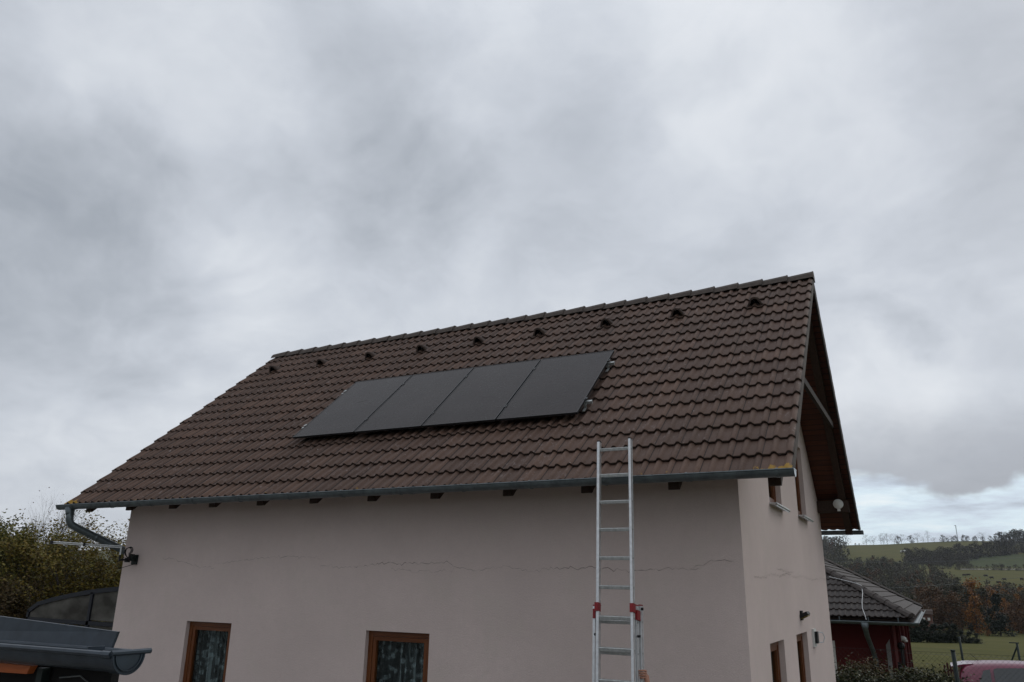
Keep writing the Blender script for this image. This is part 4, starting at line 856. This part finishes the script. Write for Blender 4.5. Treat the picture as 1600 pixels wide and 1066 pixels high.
b.add([(NX+.06+c, NY0-.12, NZ+d) for c, d in gg]+[(NX+.06+c, NY1+.1, NZ+d) for c, d in gg], [(i, i+1, n+i+1, n+i) for i in range(n-1)]); b.tube([(NX+.13, NY0-.15, NZ+.004), (NX+.13, NY1+.1, NZ+.004)], .012, 6); b.build('gutter', M['zinc'], nb, label='side gutter along the field side')
for k in range(6):
    b = MB(); b.beam((NX-.35-k*.72, NY0-.01, NZ-.02), (NX-.35-k*.72, NY0-.01, NZ+.12), .03, .01, up=(0, 1, 0)); b.build('bracket', M['zinc'], ngt)
b = MB(); b.tube([(-1.75, NY0-.09, NZ-.02), (-1.75, NY0-.09, NZ-.18), (-1.73, NY0+.05, NZ-.38), (-1.66, NY0+.50, NZ-.75), (-1.62, NY0+.53, NZ-1.0), (-1.62, NY0+.53, gnd)], [.12, .07, .065, .06, .06, .06], 12); b.build('downpipe', M['zinc'], nb, smooth=True)
b = MB(); b.tube([(-2.70, NY0+1.62, NZ+1.16), (-2.35, NY0+1.50, NZ+1.08), (-1.95, NY0+1.33, NZ+.98), (-1.82, NY0+1.25, NZ+.92), (-1.79, NY0+.9, NZ+.72), (-1.80, NY0+.5, NZ+.50), (-1.79, NY0+.2, NZ+.34), (-1.73, NY0-.02, NZ+.18), (-1.70, NY0-.11, NZ+.05)], .007, 6); b.build('lightning_wire', M['alu'], nb)
b = MB(); b.box((NX-ov+.003, 26.9, .55), (NX-ov+.10, 27.15, .85)); b.tube([(NX-ov, 27, .9), (NX-ov+.14, 27, .86), (NX-ov+.14, 27, 1.3)], .03, 6); b.sphere((NX-ov+.14, 27, 1.36), .11, 10, 6); b.build('wall_light', M['black'], nb)
for hh in sh:
    y0, z0 = hh[0]; y1, z1 = hh[2]; b = MB(); X = NX-ov-.05
    for (p, q, r_, s_) in ((y0, y0+.09, z0, z1), (y1-.09, y1, z0, z1), (y0+.09, y1-.09, z1-.09, z1), (y0+.09, y1-.09, z0, z0+.08)): b.box((X-.04, p, r_), (X, q, s_))
    f_ = b.build('window', M['white'], nb); b = MB(); b.box((X-.03, y0+.08, z0+.07), (X-.02, y1-.08, z1-.08)); b.build('pane', M['car_glass'], f_)
for y in (24.75, 28.0, 29.2, 31.9, 35.4, 38.2):
    b = MB(); b.box((NX-ov+.002, y, gnd), (NX-ov+.07, y+.22, NZ-.03)); b.build('pilaster', M['red_wall'], nb)
b = MB(); b.prism([(-1.335, NY0+ov-.03, -.3), (-1.225, NY0+ov-.10, -.3), (-1.225, NY0+ov-.10, 1.66), (-1.335, NY0+ov-.03, 1.50)], (0, .03, 0)); b.build('shutter', simple('pale_grey_paint', (.22, .22, .22), .7), nb, label='pale grey shutter folded back at the corner')
b = MB(); b.box((-3.30, NY0+ov-.03, .1), (-2.62, NY0+ov-.005, 1.55)); nw_ = b.build('window', M['white'], nb, label='pale window frame at the hidden end of the front wall'); b = MB(); b.box((-3.22, NY0+ov-.034, .18), (-2.72, NY0+ov-.031, 1.47)); b.build('pane', M['car_glass'], nw_)
# ================================================================ HEDGE
G2 = 'bushes of the hedge beside the house'
def bush(loc, sx_, sy_, h_, seed, label, n=16000, lm='leaf_hedge', ls=.055, name='hedge_bush'):
    t_ = thing(name, label, 'bush', loc, G2); rnd = random.Random(seed); tb, tips = branch_tree(seed, h_, .02, stems=9, levels=2, kids=6, spread=.8, trunk_frac=.1)
    tr = tb.build('stem', M['twig'], t_); tr.matrix_parent_inverse = Matrix.Identity(4); b = MB()
    clumps = []
    for _ in range(120):
        a = rnd.uniform(0, 6.283); rr = math.sqrt(rnd.random()); zz_ = rnd.uniform(.12, 1)
        k = 1-.35*zz_**3; clumps.append((rr*math.cos(a)*sx_*k, rr*math.sin(a)*sy_*k, zz_*h_*(1-.12*rr*rr), rnd.uniform(.07, .17)))
    for _ in range(n):
        c = rnd.choice(clumps); leaves(b, [(c[0]+rnd.gauss(0, c[3]), c[1]+rnd.gauss(0, c[3]), c[2]+rnd.gauss(0, c[3]*.75))], ls, rnd)
    cr = b.build('foliage', M[lm], t_); cr.matrix_parent_inverse = Matrix.Identity(4); return t_
bush((-1.72, 17.9, 0), .50, .6, 1.34, 71, 'dark green hedge bush touching the back corner of the house', 26000)
bush((-1.18, 17.8, 0), .50, .6, 1.14, 72, 'low olive-green hedge bush in front of the red wall', 26000, 'leaf_hedge2')
bush((-.78, 18.0, 0), .46, .6, 1.24, 75, 'hedge bush below the pale shutter of the bungalow', 26000)
bush((-.42, 17.8, 0), .50, .6, 1.46, 73, 'tallest hedge bush, left of the dark green fence post', 28000)
bush((.02, 17.9, 0), .46, .6, 1.30, 77, 'hedge bush directly behind the dark green fence post', 24000)
bush((.50, 17.9, 0), .48, .6, 1.08, 74, 'lowest hedge bush, in front of the magenta car', 22000)
bush((1.15, 18.1, 0), .55, .6, .88, 78, 'hedge bush at the lower right edge by the magenta car', 20000)
bush((-1.55, 20.6, 0), .7, .5, 1.34, 76, 'brownish-red shrub behind the hedge near the red wall', 12000, 'leaf_brown')
# ================================================================ NEAR FENCE (chain link)
nf = thing('chain_link_fence', 'chain-link fence with one dark green post in front of the magenta car', 'fence', (0, 17, 0))
for x in (.195, 2.9):
    b = MB(); b.tube([(x, 17, -.1), (x-.03, 17, 1.88)], .036, 10); b.tube([(x-.03, 17, 1.88), (x-.03, 17, 1.905)], .040, 10); b.build('post', M['green_metal'], nf, smooth=True)
b = MB(); X0, X1, Z0, Z1, st = -1.95, 3.6, .1, 1.85, .085
k = X0-(Z1-Z0)
while k < X1:
    for sgn in (1, -1):
        z0_, z1_ = Z0, Z1; xa, xb = (k, k+(Z1-Z0)) if sgn > 0 else (k+(Z1-Z0), k)
        pts = [(xa, z0_), (xb, z1_)]; (xa, za), (xb, zb) = pts
        def cut(xc, z_): return za+(zb-za)*(xc-xa)/(xb-xa)
        p = [xa, za]; q = [xb, zb]
        for e_ in (p, q):
            if e_[0] < X0: e_[1] = cut(X0, 0); e_[0] = X0
            elif e_[0] > X1: e_[1] = cut(X1, 0); e_[0] = X1
        if abs(p[0]-q[0]) > .02: b.tube([(p[0], 17.0+.003*sgn, p[1]), (q[0], 17.0+.003*sgn, q[1])], .0016, 3, caps=False)
    k += st
b.tube([(X0, 17, Z1), (X1, 17, Z1)], .0022, 4); b.tube([(X0, 17, 1.0), (X1, 17, 1.0)], .0022, 4); b.build('mesh', M['green_metal'], nf)
# ================================================================ FAR FENCE AND PICKETS
f2 = thing('field_fence', 'thin post and wire fence between the car and the meadow', 'fence', (0, 32, 0))
FY = 32.0
for x, zt_ in ((-1.24, 1.20), (.56, 1.45), (2.20, 1.33), (4.1, 1.3)):
    b = MB(); b.tube([(x+.02, FY, -.5), (x, FY, zt_)], .035, 8); b.build('post', M['green_metal'], f2, smooth=True)
b = MB(); b.tube([(1.72, FY, .25), (2.19, FY, 1.22)], .025, 8); b.build('brace', M['green_metal'], f2)
b = MB(); b.beam((1.98, FY, 1.33), (2.26, FY, 1.33), .05, .03); b.build('top_arm', M['green_metal'], f2)
for z in (.85, .55, .25): b = MB(); b.tube([(-1.24, FY, z), (.56, FY, z), (2.2, FY, z), (4.1, FY, z)], .004, 4); b.build('wire', M['wire'], f2)
gl_ = thing('garden_lamp', 'small white-capped garden lamp beside the bungalow corner', 'lamp', (-1.18, 31.5, -.1))
b = MB(); b.tube([(-1.20, 31.5, -.2), (-1.19, 31.5, 1.18)], .02, 8); b.build('pole', M['green_metal'], gl_)
b = MB(); b.sphere((-1.19, 31.5, 1.34), .10, 12, 8, (1.5, 1, .9)); b.sphere((-1.08, 31.5, 1.27), .06, 10, 6, (1.2, 1, .8)); b.build('cap', M['white'], gl_, smooth=True)
pf = thing('picket_fence', 'low dark red picket fence behind the magenta car', 'fence', (1.0, 30, 0)); b = MB()
for k in range(34):
    x = -.03+k*.082; h_ = .70+.02*math.sin(k*1.7)+(.05 if k % 2 else 0); b.prism([(x, 30, -.15), (x+.058, 30, -.15), (x+.058, 30, h_-.04), (x+.029, 30, h_), (x, 30, h_-.04)], (0, .02, 0))
b.build('pickets', M['picket'], pf); b = MB(); b.box((-.05, 30.022, .5), (2.8, 30.05, .56)); b.build('rail', M['picket'], pf)
tp = thing('tarpaulin', 'dark purple sloping sheet beside the braced fence post', 'tarpaulin', (3.1, 31, 0)); b = MB()
b.prism([(2.32, 30.6, 1.06), (3.9, 30.6, .45), (3.9, 31.8, .35), (2.32, 31.8, .96)], (0, 0, .03)); b.build('sheet', M['tarp'], tp); b = MB(); b.box((2.36, 30.65, -.2), (3.86, 31.7, .42)); b.build('body', M['tarp'], tp)
# ================================================================ CAR
def make_car(loc):
    t_ = thing('parked_car', 'magenta hatchback parked behind the hedge', 'car', loc); ox, oy, oz = loc
    # stations along the length: x, sill z, belt z, roof z, half width belt, half width roof
    L = 3.95; prof = [(0, .42, .72, .78, .70, .62), (.04, .30, .86, 1.16, .80, .62), (.12, .24, .92, 1.40, .83, .60), (.30, .22, .93, 1.45, .84, .59), (.60, .22, .93, 1.475, .84, .585), (1.0, .22, .93, 1.495, .845, .58), (1.5, .22, .93, 1.50, .845, .58),
         (2.0, .22, .93, 1.485, .845, .58), (2.4, .22, .93, 1.43, .845, .58), (2.75, .22, .93, 1.28, .84, .60), (3.05, .22, .93, 1.05, .835, .66), (3.12, .22, .92, .97, .835, .70), (3.5, .24, .84, .88, .80, .66), (3.8, .28, .70, .76, .72, .58), (3.95, .36, .58, .62, .60, .48)]
    prof = [(x, a, c, d, w1, w2) for x, a, c, d, w1, w2 in prof]
    rings = []
    for x, zs, zb, zr_, wb, wr_ in prof:
        rings.append([(ox+x, oy-wb+.04, oz+zs), (ox+x, oy-wb-.01, oz+(zs+zb)/2), (ox+x, oy-wb, oz+zb), (ox+x, oy-wr_-.02, oz+zr_-.06), (ox+x, oy-wr_+.10, oz+zr_-.01), (ox+x, oy, oz+zr_+.012),
                      (ox+x, oy+wr_-.10, oz+zr_-.01), (ox+x, oy+wr_+.02, oz+zr_-.06), (ox+x, oy+wb, oz+zb), (ox+x, oy+wb+.01, oz+(zs+zb)/2), (ox+x, oy+wb-.04, oz+zs)])
    b = MB(); n = 11; b.add([v for r_ in rings for v in r_], [(i*n+k, i*n+(k+1) % n, (i+1)*n+(k+1) % n, (i+1)*n+k) for i in range(len(rings)-1) for k in range(n)]+[tuple(range(n))[::-1], tuple(range((len(rings)-1)*n, len(rings)*n))])
    body = b.build('body', M['paint'], t_, smooth=True); md = body.modifiers.new('sub', 'SUBSURF'); md.levels = 2; md.render_levels = 2
    b = MB(); b.prism([(ox-.08, oy-.50, oz+1.362), (ox-.07, oy-.50, oz+1.345), (ox+.22, oy-.50, oz+1.385), (ox+.34, oy-.50, oz+1.436), (ox+.15, oy-.50, oz+1.418)], (0, 1.0, 0)); b.build('spoiler', M['paint'], t_)
    for sgn in (-1, 1):
        def S(x, z):   # point on the glasshouse side
            t2 = (z-.93)/(1.45-.93); return (ox+x, oy+sgn*(.845-.235*t2+.012), oz+z)
        for nm, poly in (('rear_quarter_window', [(.34, .98), (.62, .98), (.62, 1.36), (.50, 1.33)]), ('rear_window', [(.68, .97), (1.42, .97), (1.42, 1.425), (.74, 1.385), (.68, 1.36)]), ('front_window', [(1.48, .97), (2.62, .97), (2.30, 1.37), (1.95, 1.41), (1.48, 1.43)])):
            b = MB(); b.prism([S(x, z) for x, z in poly], (0, .012*sgn, 0)); b.build(nm, M['car_glass'], t_)
        b = MB(); b.sphere((ox+2.58, oy+sgn*.93, oz+1.02), .09, 10, 8, (.8, .8, .7)); b.build('mirror', M['paint'], t_, smooth=True)
        for x in (.72, 3.15):
            b = MB(); b.tube([(ox+x, oy+sgn*.66, oz+.30), (ox+x, oy+sgn*.85, oz+.30)], .30, 24); w_ = b.build('wheel', M['black'], t_); b = MB(); b.tube([(ox+x, oy+sgn*.851, oz+.30), (ox+x, oy+sgn*.862, oz+.30)], .19, 20); b.build('rim', M['alu'], w_)
    b = MB(); b.prism([(ox+.02, oy-.54, oz+1.02), (ox+.02, oy+.54, oz+1.02), (ox+.24, oy+.50, oz+1.30), (ox+.24, oy-.50, oz+1.30)], (-.03, 0, .01)); b.build('rear_screen', M['car_glass'], t_)
    b = MB(); b.prism([(ox+3.08, oy-.60, oz+1.04), (ox+3.08, oy+.60, oz+1.04), (ox+2.62, oy+.54, oz+1.37), (ox+2.62, oy-.54, oz+1.37)], (.03, 0, .01)); b.build('windscreen', M['car_glass'], t_)
    b = MB(); b.tube([(ox+.5, oy, oz+1.42), (ox+.32, oy, oz+1.60)], .006, 5); b.build('aerial', M['black'], t_)
    return t_
make_car((.20, 20.6, .03))
# ================================================================ DISTANT VEGETATION
def crown_mesh(seed, h_, w_, n, size, low=.15, shape='round', clumps=26):
    rnd = random.Random(seed); b = MB(); cs = []
    for _ in range(clumps):
        zz_ = rnd.uniform(low, .97); t_ = (zz_-low)/(1-low)
        if shape == 'cone': k = (1-t_)*1.0+.04
        elif shape == 'slim': k = math.sin(math.pi*min(1, t_*.85+.12))*.8
        else: k = math.sqrt(max(.02, 1-(2*t_-.95)**2))
        a = rnd.uniform(0, 6.283); rr = math.sqrt(rnd.random())*k*w_/2; cs.append((rr*math.cos(a), rr*math.sin(a), zz_*h_, rnd.uniform(.05, .11)*w_*(1.2-t_*.5)))
    for _ in range(n):
        c = rnd.choice(cs); leaves(b, [(c[0]+rnd.gauss(0, c[3]), c[1]+rnd.gauss(0, c[3]), c[2]+rnd.gauss(0, c[3]))], size, rnd, 1, 0, tri=True)
    return b
def proto_tree(name, label, cat, group, seed, h_, w_, n, size, lm, loc, **k):
    t_ = thing(name, label, cat, loc, group); cr = crown_mesh(seed, h_, w_, n, size, **k).build('crown', M[lm], t_); cr.matrix_parent_inverse = Matrix.Identity(4)
    b = MB(); b.tube([(0, 0, -.5), (.1, 0, h_*.4), (0, .1, h_*.85)], [h_*.018, h_*.013, h_*.004], 6)
    rnd = random.Random(seed)
    for _ in range(10):
        z = rnd.uniform(.25, .8)*h_; a = rnd.uniform(0, 6.28); b.tube([(0, 0, z), (math.cos(a)*w_*.3, math.sin(a)*w_*.3, z+h_*.14)], [h_*.007, h_*.002], 4, caps=False)
    tr = b.build('trunk', M['bark'], t_); tr.matrix_parent_inverse = Matrix.Identity(4); return t_
def RX(px): return (px-1456)*.000625      # bearing (x/y) used only to lay the valley trees out from west to east
rnd = random.Random(99)
# -- woodland on the slope, one mass
def wood(name, label, region, n, seed, hh=(7, 11), lm=('leaf_wood', 'leaf_dark', 'leaf_wood2', 'leaf_wood3'), per=320, size=.62):
    r2 = random.Random(seed); b = MB(); pr = [crown_mesh(seed+i, 1.0, .75, per, size/9., low=.05, clumps=16) for i in range(6)]; k = 0
    while k < n:
        x, y = region(r2)
        h_ = r2.uniform(*hh); w_ = h_*r2.uniform(.8, 1.15); p = r2.choice(pr); z = hgt(x, y)-.4; a = r2.uniform(0, 6.28); ca, sa = math.cos(a), math.sin(a)
        b.add([(x+(v[0]*ca-v[1]*sa)*w_, y+(v[0]*sa+v[1]*ca)*w_, z+v[2]*h_) for v in p.v], p.f, r2.choices(range(len(lm)), weights=[.42, .30, .16, .12][:len(lm)])[0]); k += 1
    o = b.build(name, [M[q] for q in lm]); o['label'] = label; o['kind'] = 'stuff'; o['category'] = 'wood'; return o
def reg_tri(pxa, pxb, ya, yb, edge=None):
    def f(r2):
        while True:
            y = r2.uniform(ya, yb); px = r2.uniform(pxa, pxb)
            if edge is None or edge(px, y): return (RX(px)*y, y)
    return f
wood('woodland', 'dark autumn wood covering the lower hillside behind the bungalow', reg_tri(1270, 1512, 250, 530, lambda px, y: y < 530-max(0, px-1395)*1.9 and not (1304 < px < 1313 and y > 440)), 360, 201, (5, 7.5))
wood('woodland', 'dark clump of wood rising over the skyline beside the house', reg_tri(1240, 1316, 560, 800, lambda px, y: px < 1316-max(0, y-600)*.03), 90, 202, (9, 14))
wood('woodland', 'dark wood along the foot of the hill at the right edge', reg_tri(1522, 1640, 205, 300, None), 130, 203, (4.5, 6.8), ('leaf_wood', 'leaf_wood3', 'leaf_dark', 'leaf_orange'))
wood('woodland', 'brownish belt of trees in the valley bottom behind the orange trees', reg_tri(1290, 1530, 170, 245, None), 120, 204, (4.5, 6.2), ('leaf_wood3', 'leaf_wood', 'leaf_dark', 'leaf_wood2'))
# -- valley-edge trees, one by one
GV = 'trees along the far edge of the meadow'
pb = proto_tree('tree', 'brown half-bare tree at the meadow edge just right of the bungalow gutter', 'tree', GV, 301, 7.0, 5.2, 2400, .30, 'leaf_wood3', (RX(1448)*140, 140, hgt(0, 140)), low=.1)
po = proto_tree('tree', 'orange-leaved broad tree, the largest orange crown in the valley', 'tree', GV, 302, 8.0, 7.5, 3000, .30, 'leaf_orange', (RX(1521)*168, 168, hgt(0, 168)), low=.25)
ps = proto_tree('tree', 'slim bright orange tree standing in front of the dark conifer', 'tree', GV, 303, 7.4, 2.8, 1700, .25, 'leaf_orange', (RX(1512)*138, 138, hgt(0, 138)), low=.05, shape='slim')
pc = proto_tree('conifer', 'dark conifer between the orange trees at the meadow edge', 'conifer', GV, 304, 6.0, 3.8, 2600, .28, 'leaf_conifer', (RX(1545)*135, 135, hgt(0, 135)), low=.02, shape='cone')
pd = proto_tree('tree', 'dark twiggy tree in the middle of the meadow edge row', 'tree', GV, 305, 7.0, 5.6, 2400, .28, 'leaf_dark', (RX(1490)*146, 146, hgt(0, 146)), low=.05)
def vt(p, px, y, s_, lab, sz=None):
    s3 = (s_, s_, (sz or s_)); dup(p, (RX(px)*y, y, hgt(RX(px)*y, y)-.2), rnd.uniform(0, 6.28), s3, lab, GV)
vt(pb, 1462, 150, .95, 'brown half-bare tree, second along the meadow edge from the bungalow'); vt(pb, 1476, 139, .85, 'brown thin tree in front of the dark twiggy tree at the meadow edge')
vt(pb, 1583, 145, .80, 'russet half-bare tree near the right edge of the photo'); vt(pb, 1571, 152, .75, 'brown tree between the yellow-orange tree and the right edge'); vt(pd, 1455, 170, .9, 'dark tree behind the first brown tree at the meadow edge')
vt(pd, 1503, 141, .92, 'dark tree directly left of the slim orange tree'); vt(pd, 1474, 168, .95, 'dark tree behind the brown trees at the meadow edge'); vt(pd, 1532, 165, 1.0, 'dark tree behind the conifer in the valley')
vt(pd, 1595, 160, .8, 'dark tree at the far right end of the meadow edge row'); vt(pd, 1590, 185, .95, 'tallest dark tree behind the russet tree at the right'); vt(pd, 1560, 180, .9, 'dark tree behind the yellow-orange tree on the right')
vt(ps, 1558, 158, .72, 'small yellow-orange tree right of the dark conifer'); vt(ps, 1451, 152, .62, 'small orange tree above the end of the bungalow gutter'); vt(ps, 1500, 165, .66, 'small orange sapling left of the largest orange crown'); vt(ps, 1567, 165, .55, 'low orange tree beside the yellow-orange one')
vt(ps, 1526, 134, .35, 'low orange-yellow bush at the foot of the dark conifer', .25); vt(po, 1535, 175, .75, 'second broad orange tree right of the largest one'); vt(pb, 1546, 175, .9, 'brown tree behind the tip of the dark conifer')
vt(pb, 1438, 160, .85, 'brown tree half hidden behind the end of the bungalow roof'); vt(pd, 1424, 158, .8, 'dark tree low behind the bungalow roof edge')
vt(ps, 1433, 290, 1.0, 'lone yellowish tree standing out of the dark wood above the bungalow roof', .9)
vt(po, 1556, 160, .55, 'low round orange tree left of the russet tree'); vt(po, 1483, 196, .70, 'orange-brown broad tree behind the middle of the meadow edge row'); vt(ps, 1578, 150, .8, 'slim orange tree directly left of the russet tree'); vt(po, 1600, 150, .55, 'orange tree cut by the right edge of the photo')
# low row of small conifers in the meadow
GC = 'row of small conifers in the meadow'
sc0 = None; labs = ['at its left end', 'second from its left end', 'third from its left end', 'fourth from its left end', 'fifth from its left end', 'sixth from its left end', 'seventh from its left end', 'eighth from its left end', 'third from its right end', 'second from its right end', 'at its right end']
for i in range(11):
    px = 1404+i*10.5; y = 80+i*.5; hh_ = (2.1 if i < 4 else 1.7 if i < 8 else 1.1)/6.2; lab = 'small dark conifer of the meadow row, '+labs[i]
    dup(pc, (RX(px)*y, y, hgt(RX(px)*y, y)-.05), rnd.uniform(0, 6.28), (hh_*1.7, hh_*1.7, hh_*(.9+.2*rnd.random())), lab, GC)
# hillside belt below the skyline
GB = 'trees of the belt across the upper hillside'
pw = proto_tree('tree', 'dark tree in the belt across the upper hillside', 'tree', GB, 311, 9, 7.5, 500, .75, 'leaf_wood', (RX(1420)*600, 600, hgt(RX(1420)*600, 600)), low=.05)
for i in range(44):
    t_ = i/43.; px = 1424+t_*186+rnd.uniform(-2, 2); y = 600+max(0, px-1480)*.95+rnd.uniform(-14, 14); dup(pw, (RX(px)*y, y, hgt(RX(px)*y, y)-.5), rnd.uniform(0, 6), rnd.uniform(.75, 1.25), 'dark tree in the belt across the upper hillside', GB)
for i in range(26):
    t_ = i/25.; px = 1424+t_*90+rnd.uniform(-2, 2); y = 555+rnd.uniform(-8, 40); dup(pw, (RX(px)*y, y, hgt(RX(px)*y, y)-.5), rnd.uniform(0, 6), rnd.uniform(.45, .95), 'dark tree in the belt across the upper hillside', GB)
GD = 'bushes along the pale track on the hillside'
pw2 = dup(pw, (RX(1500)*506, 506, hgt(RX(1500)*506, 506)), 0, .35, 'small dark bush beside the pale track on the hillside', GD)
for i in range(30):
    px = 1436+i*5.6+rnd.uniform(-2, 2); y = 530-(px-1436)*.06+rnd.uniform(-5, 5)-8; dup(pw, (RX(px)*y, y, hgt(RX(px)*y, y)-.4), rnd.uniform(0, 6), rnd.uniform(.18, .42), 'small dark bush beside the pale track on the hillside', GD)
# skyline: bare trees
GS = 'bare trees along the skyline'
def bare_proto(seed, h_):
    t_ = thing('bare_tree', 'bare tree in the row along the hilltop skyline', 'tree', (RX(1322)*890, 890, hgt(0, 890)), GS); tb, tips = branch_tree(seed, h_, .20, levels=3, kids=7, spread=.7, trunk_frac=.12, upright=.55, first_r=.5)
    b = tb.build('trunk', M['twig'], t_); b.matrix_parent_inverse = Matrix.Identity(4); cr = crown_mesh(seed, h_, h_*.8, 520, .42, low=.12, clumps=40).build('crown', M['twig'], t_); cr.matrix_parent_inverse = Matrix.Identity(4); return t_
sb = bare_proto(401, 15)
for px in [1326, 1352, 1357, 1368, 1381, 1385, 1391, 1402, 1415, 1440, 1449, 1457, 1466, 1490, 1540]:
    dup(sb, (RX(px)*895, 895, hgt(RX(px)*895, 895)-.5), rnd.uniform(0, 6), (rnd.uniform(.4, 1.0),)*2+(rnd.uniform(.28, .78),), 'bare tree in the row along the hilltop skyline', GS)
GT = 'dark bushy trees along the skyline'
for px, s_ in [(1409, .8), (1430, .95), (1480, .8), (1500, .7), (1512, .8), (1518, .65), (1530, .6), (1527, .5), (1541, .55), (1552, .6), (1560, .6), (1338, .35), (1344, .3), (1495, .5), (1487, .5)]:
    dup(pw, (RX(px)*892, 892, hgt(RX(px)*892, 892)-.5), rnd.uniform(0, 6), (s_, s_, s_*rnd.uniform(.8, 1.1)), 'dark bushy tree on the hilltop skyline', GT)
for i in range(16):
    px = 1566+i*3.2; y = 840+rnd.uniform(-20, 30); dup(pw, (RX(px)*y, y, hgt(RX(px)*y, y)-.5), rnd.uniform(0, 6), rnd.uniform(.9, 1.4), 'large dark tree of the skyline clump at the right edge', 'large dark skyline trees at the right edge')
# mast
ma = thing('mast', 'slender lattice mast on the hilltop skyline', 'mast', (RX(1503)*890, 890, hgt(0, 890))); mx_, mz = RX(1503)*890, hgt(RX(1503)*890, 890); b = MB()
for a, c in ((-.35, -.35), (.35, -.35), (0, .4)): b.tube([(mx_+a, 890+c, mz-1), (mx_+a*.6, 890+c*.6, mz+14)], .09, 5)
for k in range(14): b.tube([(mx_-.33, 889.7, mz+k), (mx_+.33, 889.7, mz+k+1)], .05, 4); b.tube([(mx_+.33, 889.7, mz+k), (mx_, 890.4, mz+k+1)], .05, 4)
b.build('lattice', M['zinc'], ma); b = MB(); b.tube([(mx_, 890, mz+12.5), (mx_, 890, mz+15.5)], .30, 8); b.beam((mx_-1.4, 890, mz+15), (mx_+.3, 890, mz+15.4), .3, .35); b.build('aerials', M['zinc'], ma)
# overhead wires, slung across the valley
for k, (pa, za, pb_, zb_, y) in enumerate(((1290, 6.3, 1660, 7.2, 110.), (1300, 2.9, 1660, 5.4, 112.))):
    pts = []
    for i in range(25):
        t_ = i/24.; px = pa+(pb_-pa)*t_; pts.append((RX(px)*y, y, za+(zb_-za)*t_-1.6*t_*(1-t_)))
    b = MB(); b.tube(pts, .014, 4); o = b.build('overhead_wire', M['wire']); tag(o, ('upper' if k == 0 else 'lower')+' thin overhead wire crossing in front of the wooded slope', 'wire', 'overhead wires')
# cattle
cow0 = None
for px, y in ((1505, 437), (1511, 440), (1537, 433), (1545, 418), (1563, 406), (1588, 408), (1554, 385)):
    x = RX(px)*y; lab = 'dark cow grazing on the hillside pasture'
    if cow0 is None:
        cow0 = thing('cow', lab, 'cow', (x, y, hgt(x, y)), 'cattle on the hillside pasture'); bm = MB()
        st = [(-1.05, .18, .30, 1.15), (-.9, .30, .40, 1.05), (-.4, .36, .46, 1.0), (.2, .36, .45, 1.0), (.75, .30, .42, 1.05), (1.05, .18, .25, 1.12), (1.35, .12, .17, 1.0), (1.6, .13, .16, .72), (1.85, .08, .09, .45)]
        rg = [[(x_, w_*math.cos(6.283*i/8), z_+h_*math.sin(6.283*i/8)) for i in range(8)] for x_, w_, h_, z_ in st]
        bm.add([v for r_ in rg for v in r_], [(j*8+i, j*8+(i+1) % 8, (j+1)*8+(i+1) % 8, (j+1)*8+i) for j in range(len(rg)-1) for i in range(8)]+[tuple(range(8))[::-1], tuple(range(64, 72))])
        for lx, ly in ((-.85, .2), (-.85, -.2), (.75, .18), (.75, -.18)): bm.tube([(lx, ly, .95), (lx-.06, ly, .5), (lx, ly, -.02)], [.15, .08, .06], 6)
        bm.tube([(-1.05, 0, 1.3), (-1.15, 0, .9), (-1.12, 0, .5)], .03, 4)
        bo = bm.build('body', M['cow'], cow0, smooth=True); bo.matrix_parent_inverse = Matrix.Identity(4); cow0.rotation_euler.z = .4; cow0.scale = (.72, .8, .8)
    else: dup(cow0, (x, y, hgt(x, y)), rnd.uniform(-.6, .9)+(3.1 if rnd.random() < .4 else 0), (.72, .8, .8), lab)
# white wrapped bales
bl0 = None
for i in range(4):
    px = 1412+i*2.4; y = 714.; x = RX(px)*y; lab = 'white wrapped bale in the short row on the upper field'
    if bl0 is None:
        bm = MB(); bm.tube([(0, -.6, .75), (0, .6, .75)], .75, 14); bl0 = bm.build('wrapped_bale', M['white']); tag(bl0, lab, 'bale', 'white bales on the upper field'); bl0.location = (x, y, hgt(x, y))
    else: c = bl0.copy(); SC.collection.objects.link(c); c.location = (x, y, hgt(x, y)); c.rotation_euler.z = .5*i
# far house by the trees, long shed
fh = thing('cottage', 'small far cottage with dark roof showing past the end of the bungalow gutter', 'house', (RX(1436)*125, 125, -3)); cx_ = RX(1447)*125; b = MB()
b.box((cx_-6, 125, -3.2), (cx_, 132, -.05)); b.build('wall', simple('brick_wall', (.13, .065, .05), .9, var=.3, scale=3), fh); b = MB()
b.prism([(cx_-6.3, 124.6, -.05), (cx_+.15, 124.6, -.05), (cx_+.15, 125.4, .42), (cx_-6.3, 125.4, .42)], (0, 7, 0)); b.build('roof', M['tile_edge'], fh)
for x in (cx_-.55, cx_-1.15, cx_-2.2): b = MB(); b.box((x, 124.95, -.85), (x+.3, 124.99, -.5)); b.build('window', M['white'], fh)
fs_ = thing('barn', 'long low dark barn behind the trees at the right edge', 'barn', (RX(1590)*165, 165, -3.4)); x0, x1 = RX(1548)*165, RX(1640)*165; b = MB(); b.box((x0, 165, -3.6), (x1, 172, -1.5)); b.build('wall', M['beam'], fs_)
b = MB(); b.prism([(x0-.4, 164.5, -1.5), (x0-.4, 172.5, -1.5), (x0-.4, 168.5, -.2)], (x1-x0+.8, 0, 0)); b.build('roof', M['zinc'], fs_)


# ================================================================ thin autumn air over the valley
b = MB(); b.box((-1510, -810, -8), (1510, 2410, 84)); hz_ = b.build('haze', mat('haze_air', lambda t, b_: None)); hz_['kind'] = 'stuff'; hz_['label'] = 'thin autumn haze over the valley'
t = NT(hz_.data.materials[0].node_tree); t.n.clear(); vo = t.a('ShaderNodeVolumePrincipled'); vo.inputs['Color'].default_value = (.80, .86, .95, 1); vo.inputs['Density'].default_value = .00012; oo = t.a('ShaderNodeOutputMaterial'); t.l.new(vo.outputs[0], oo.inputs['Volume'])
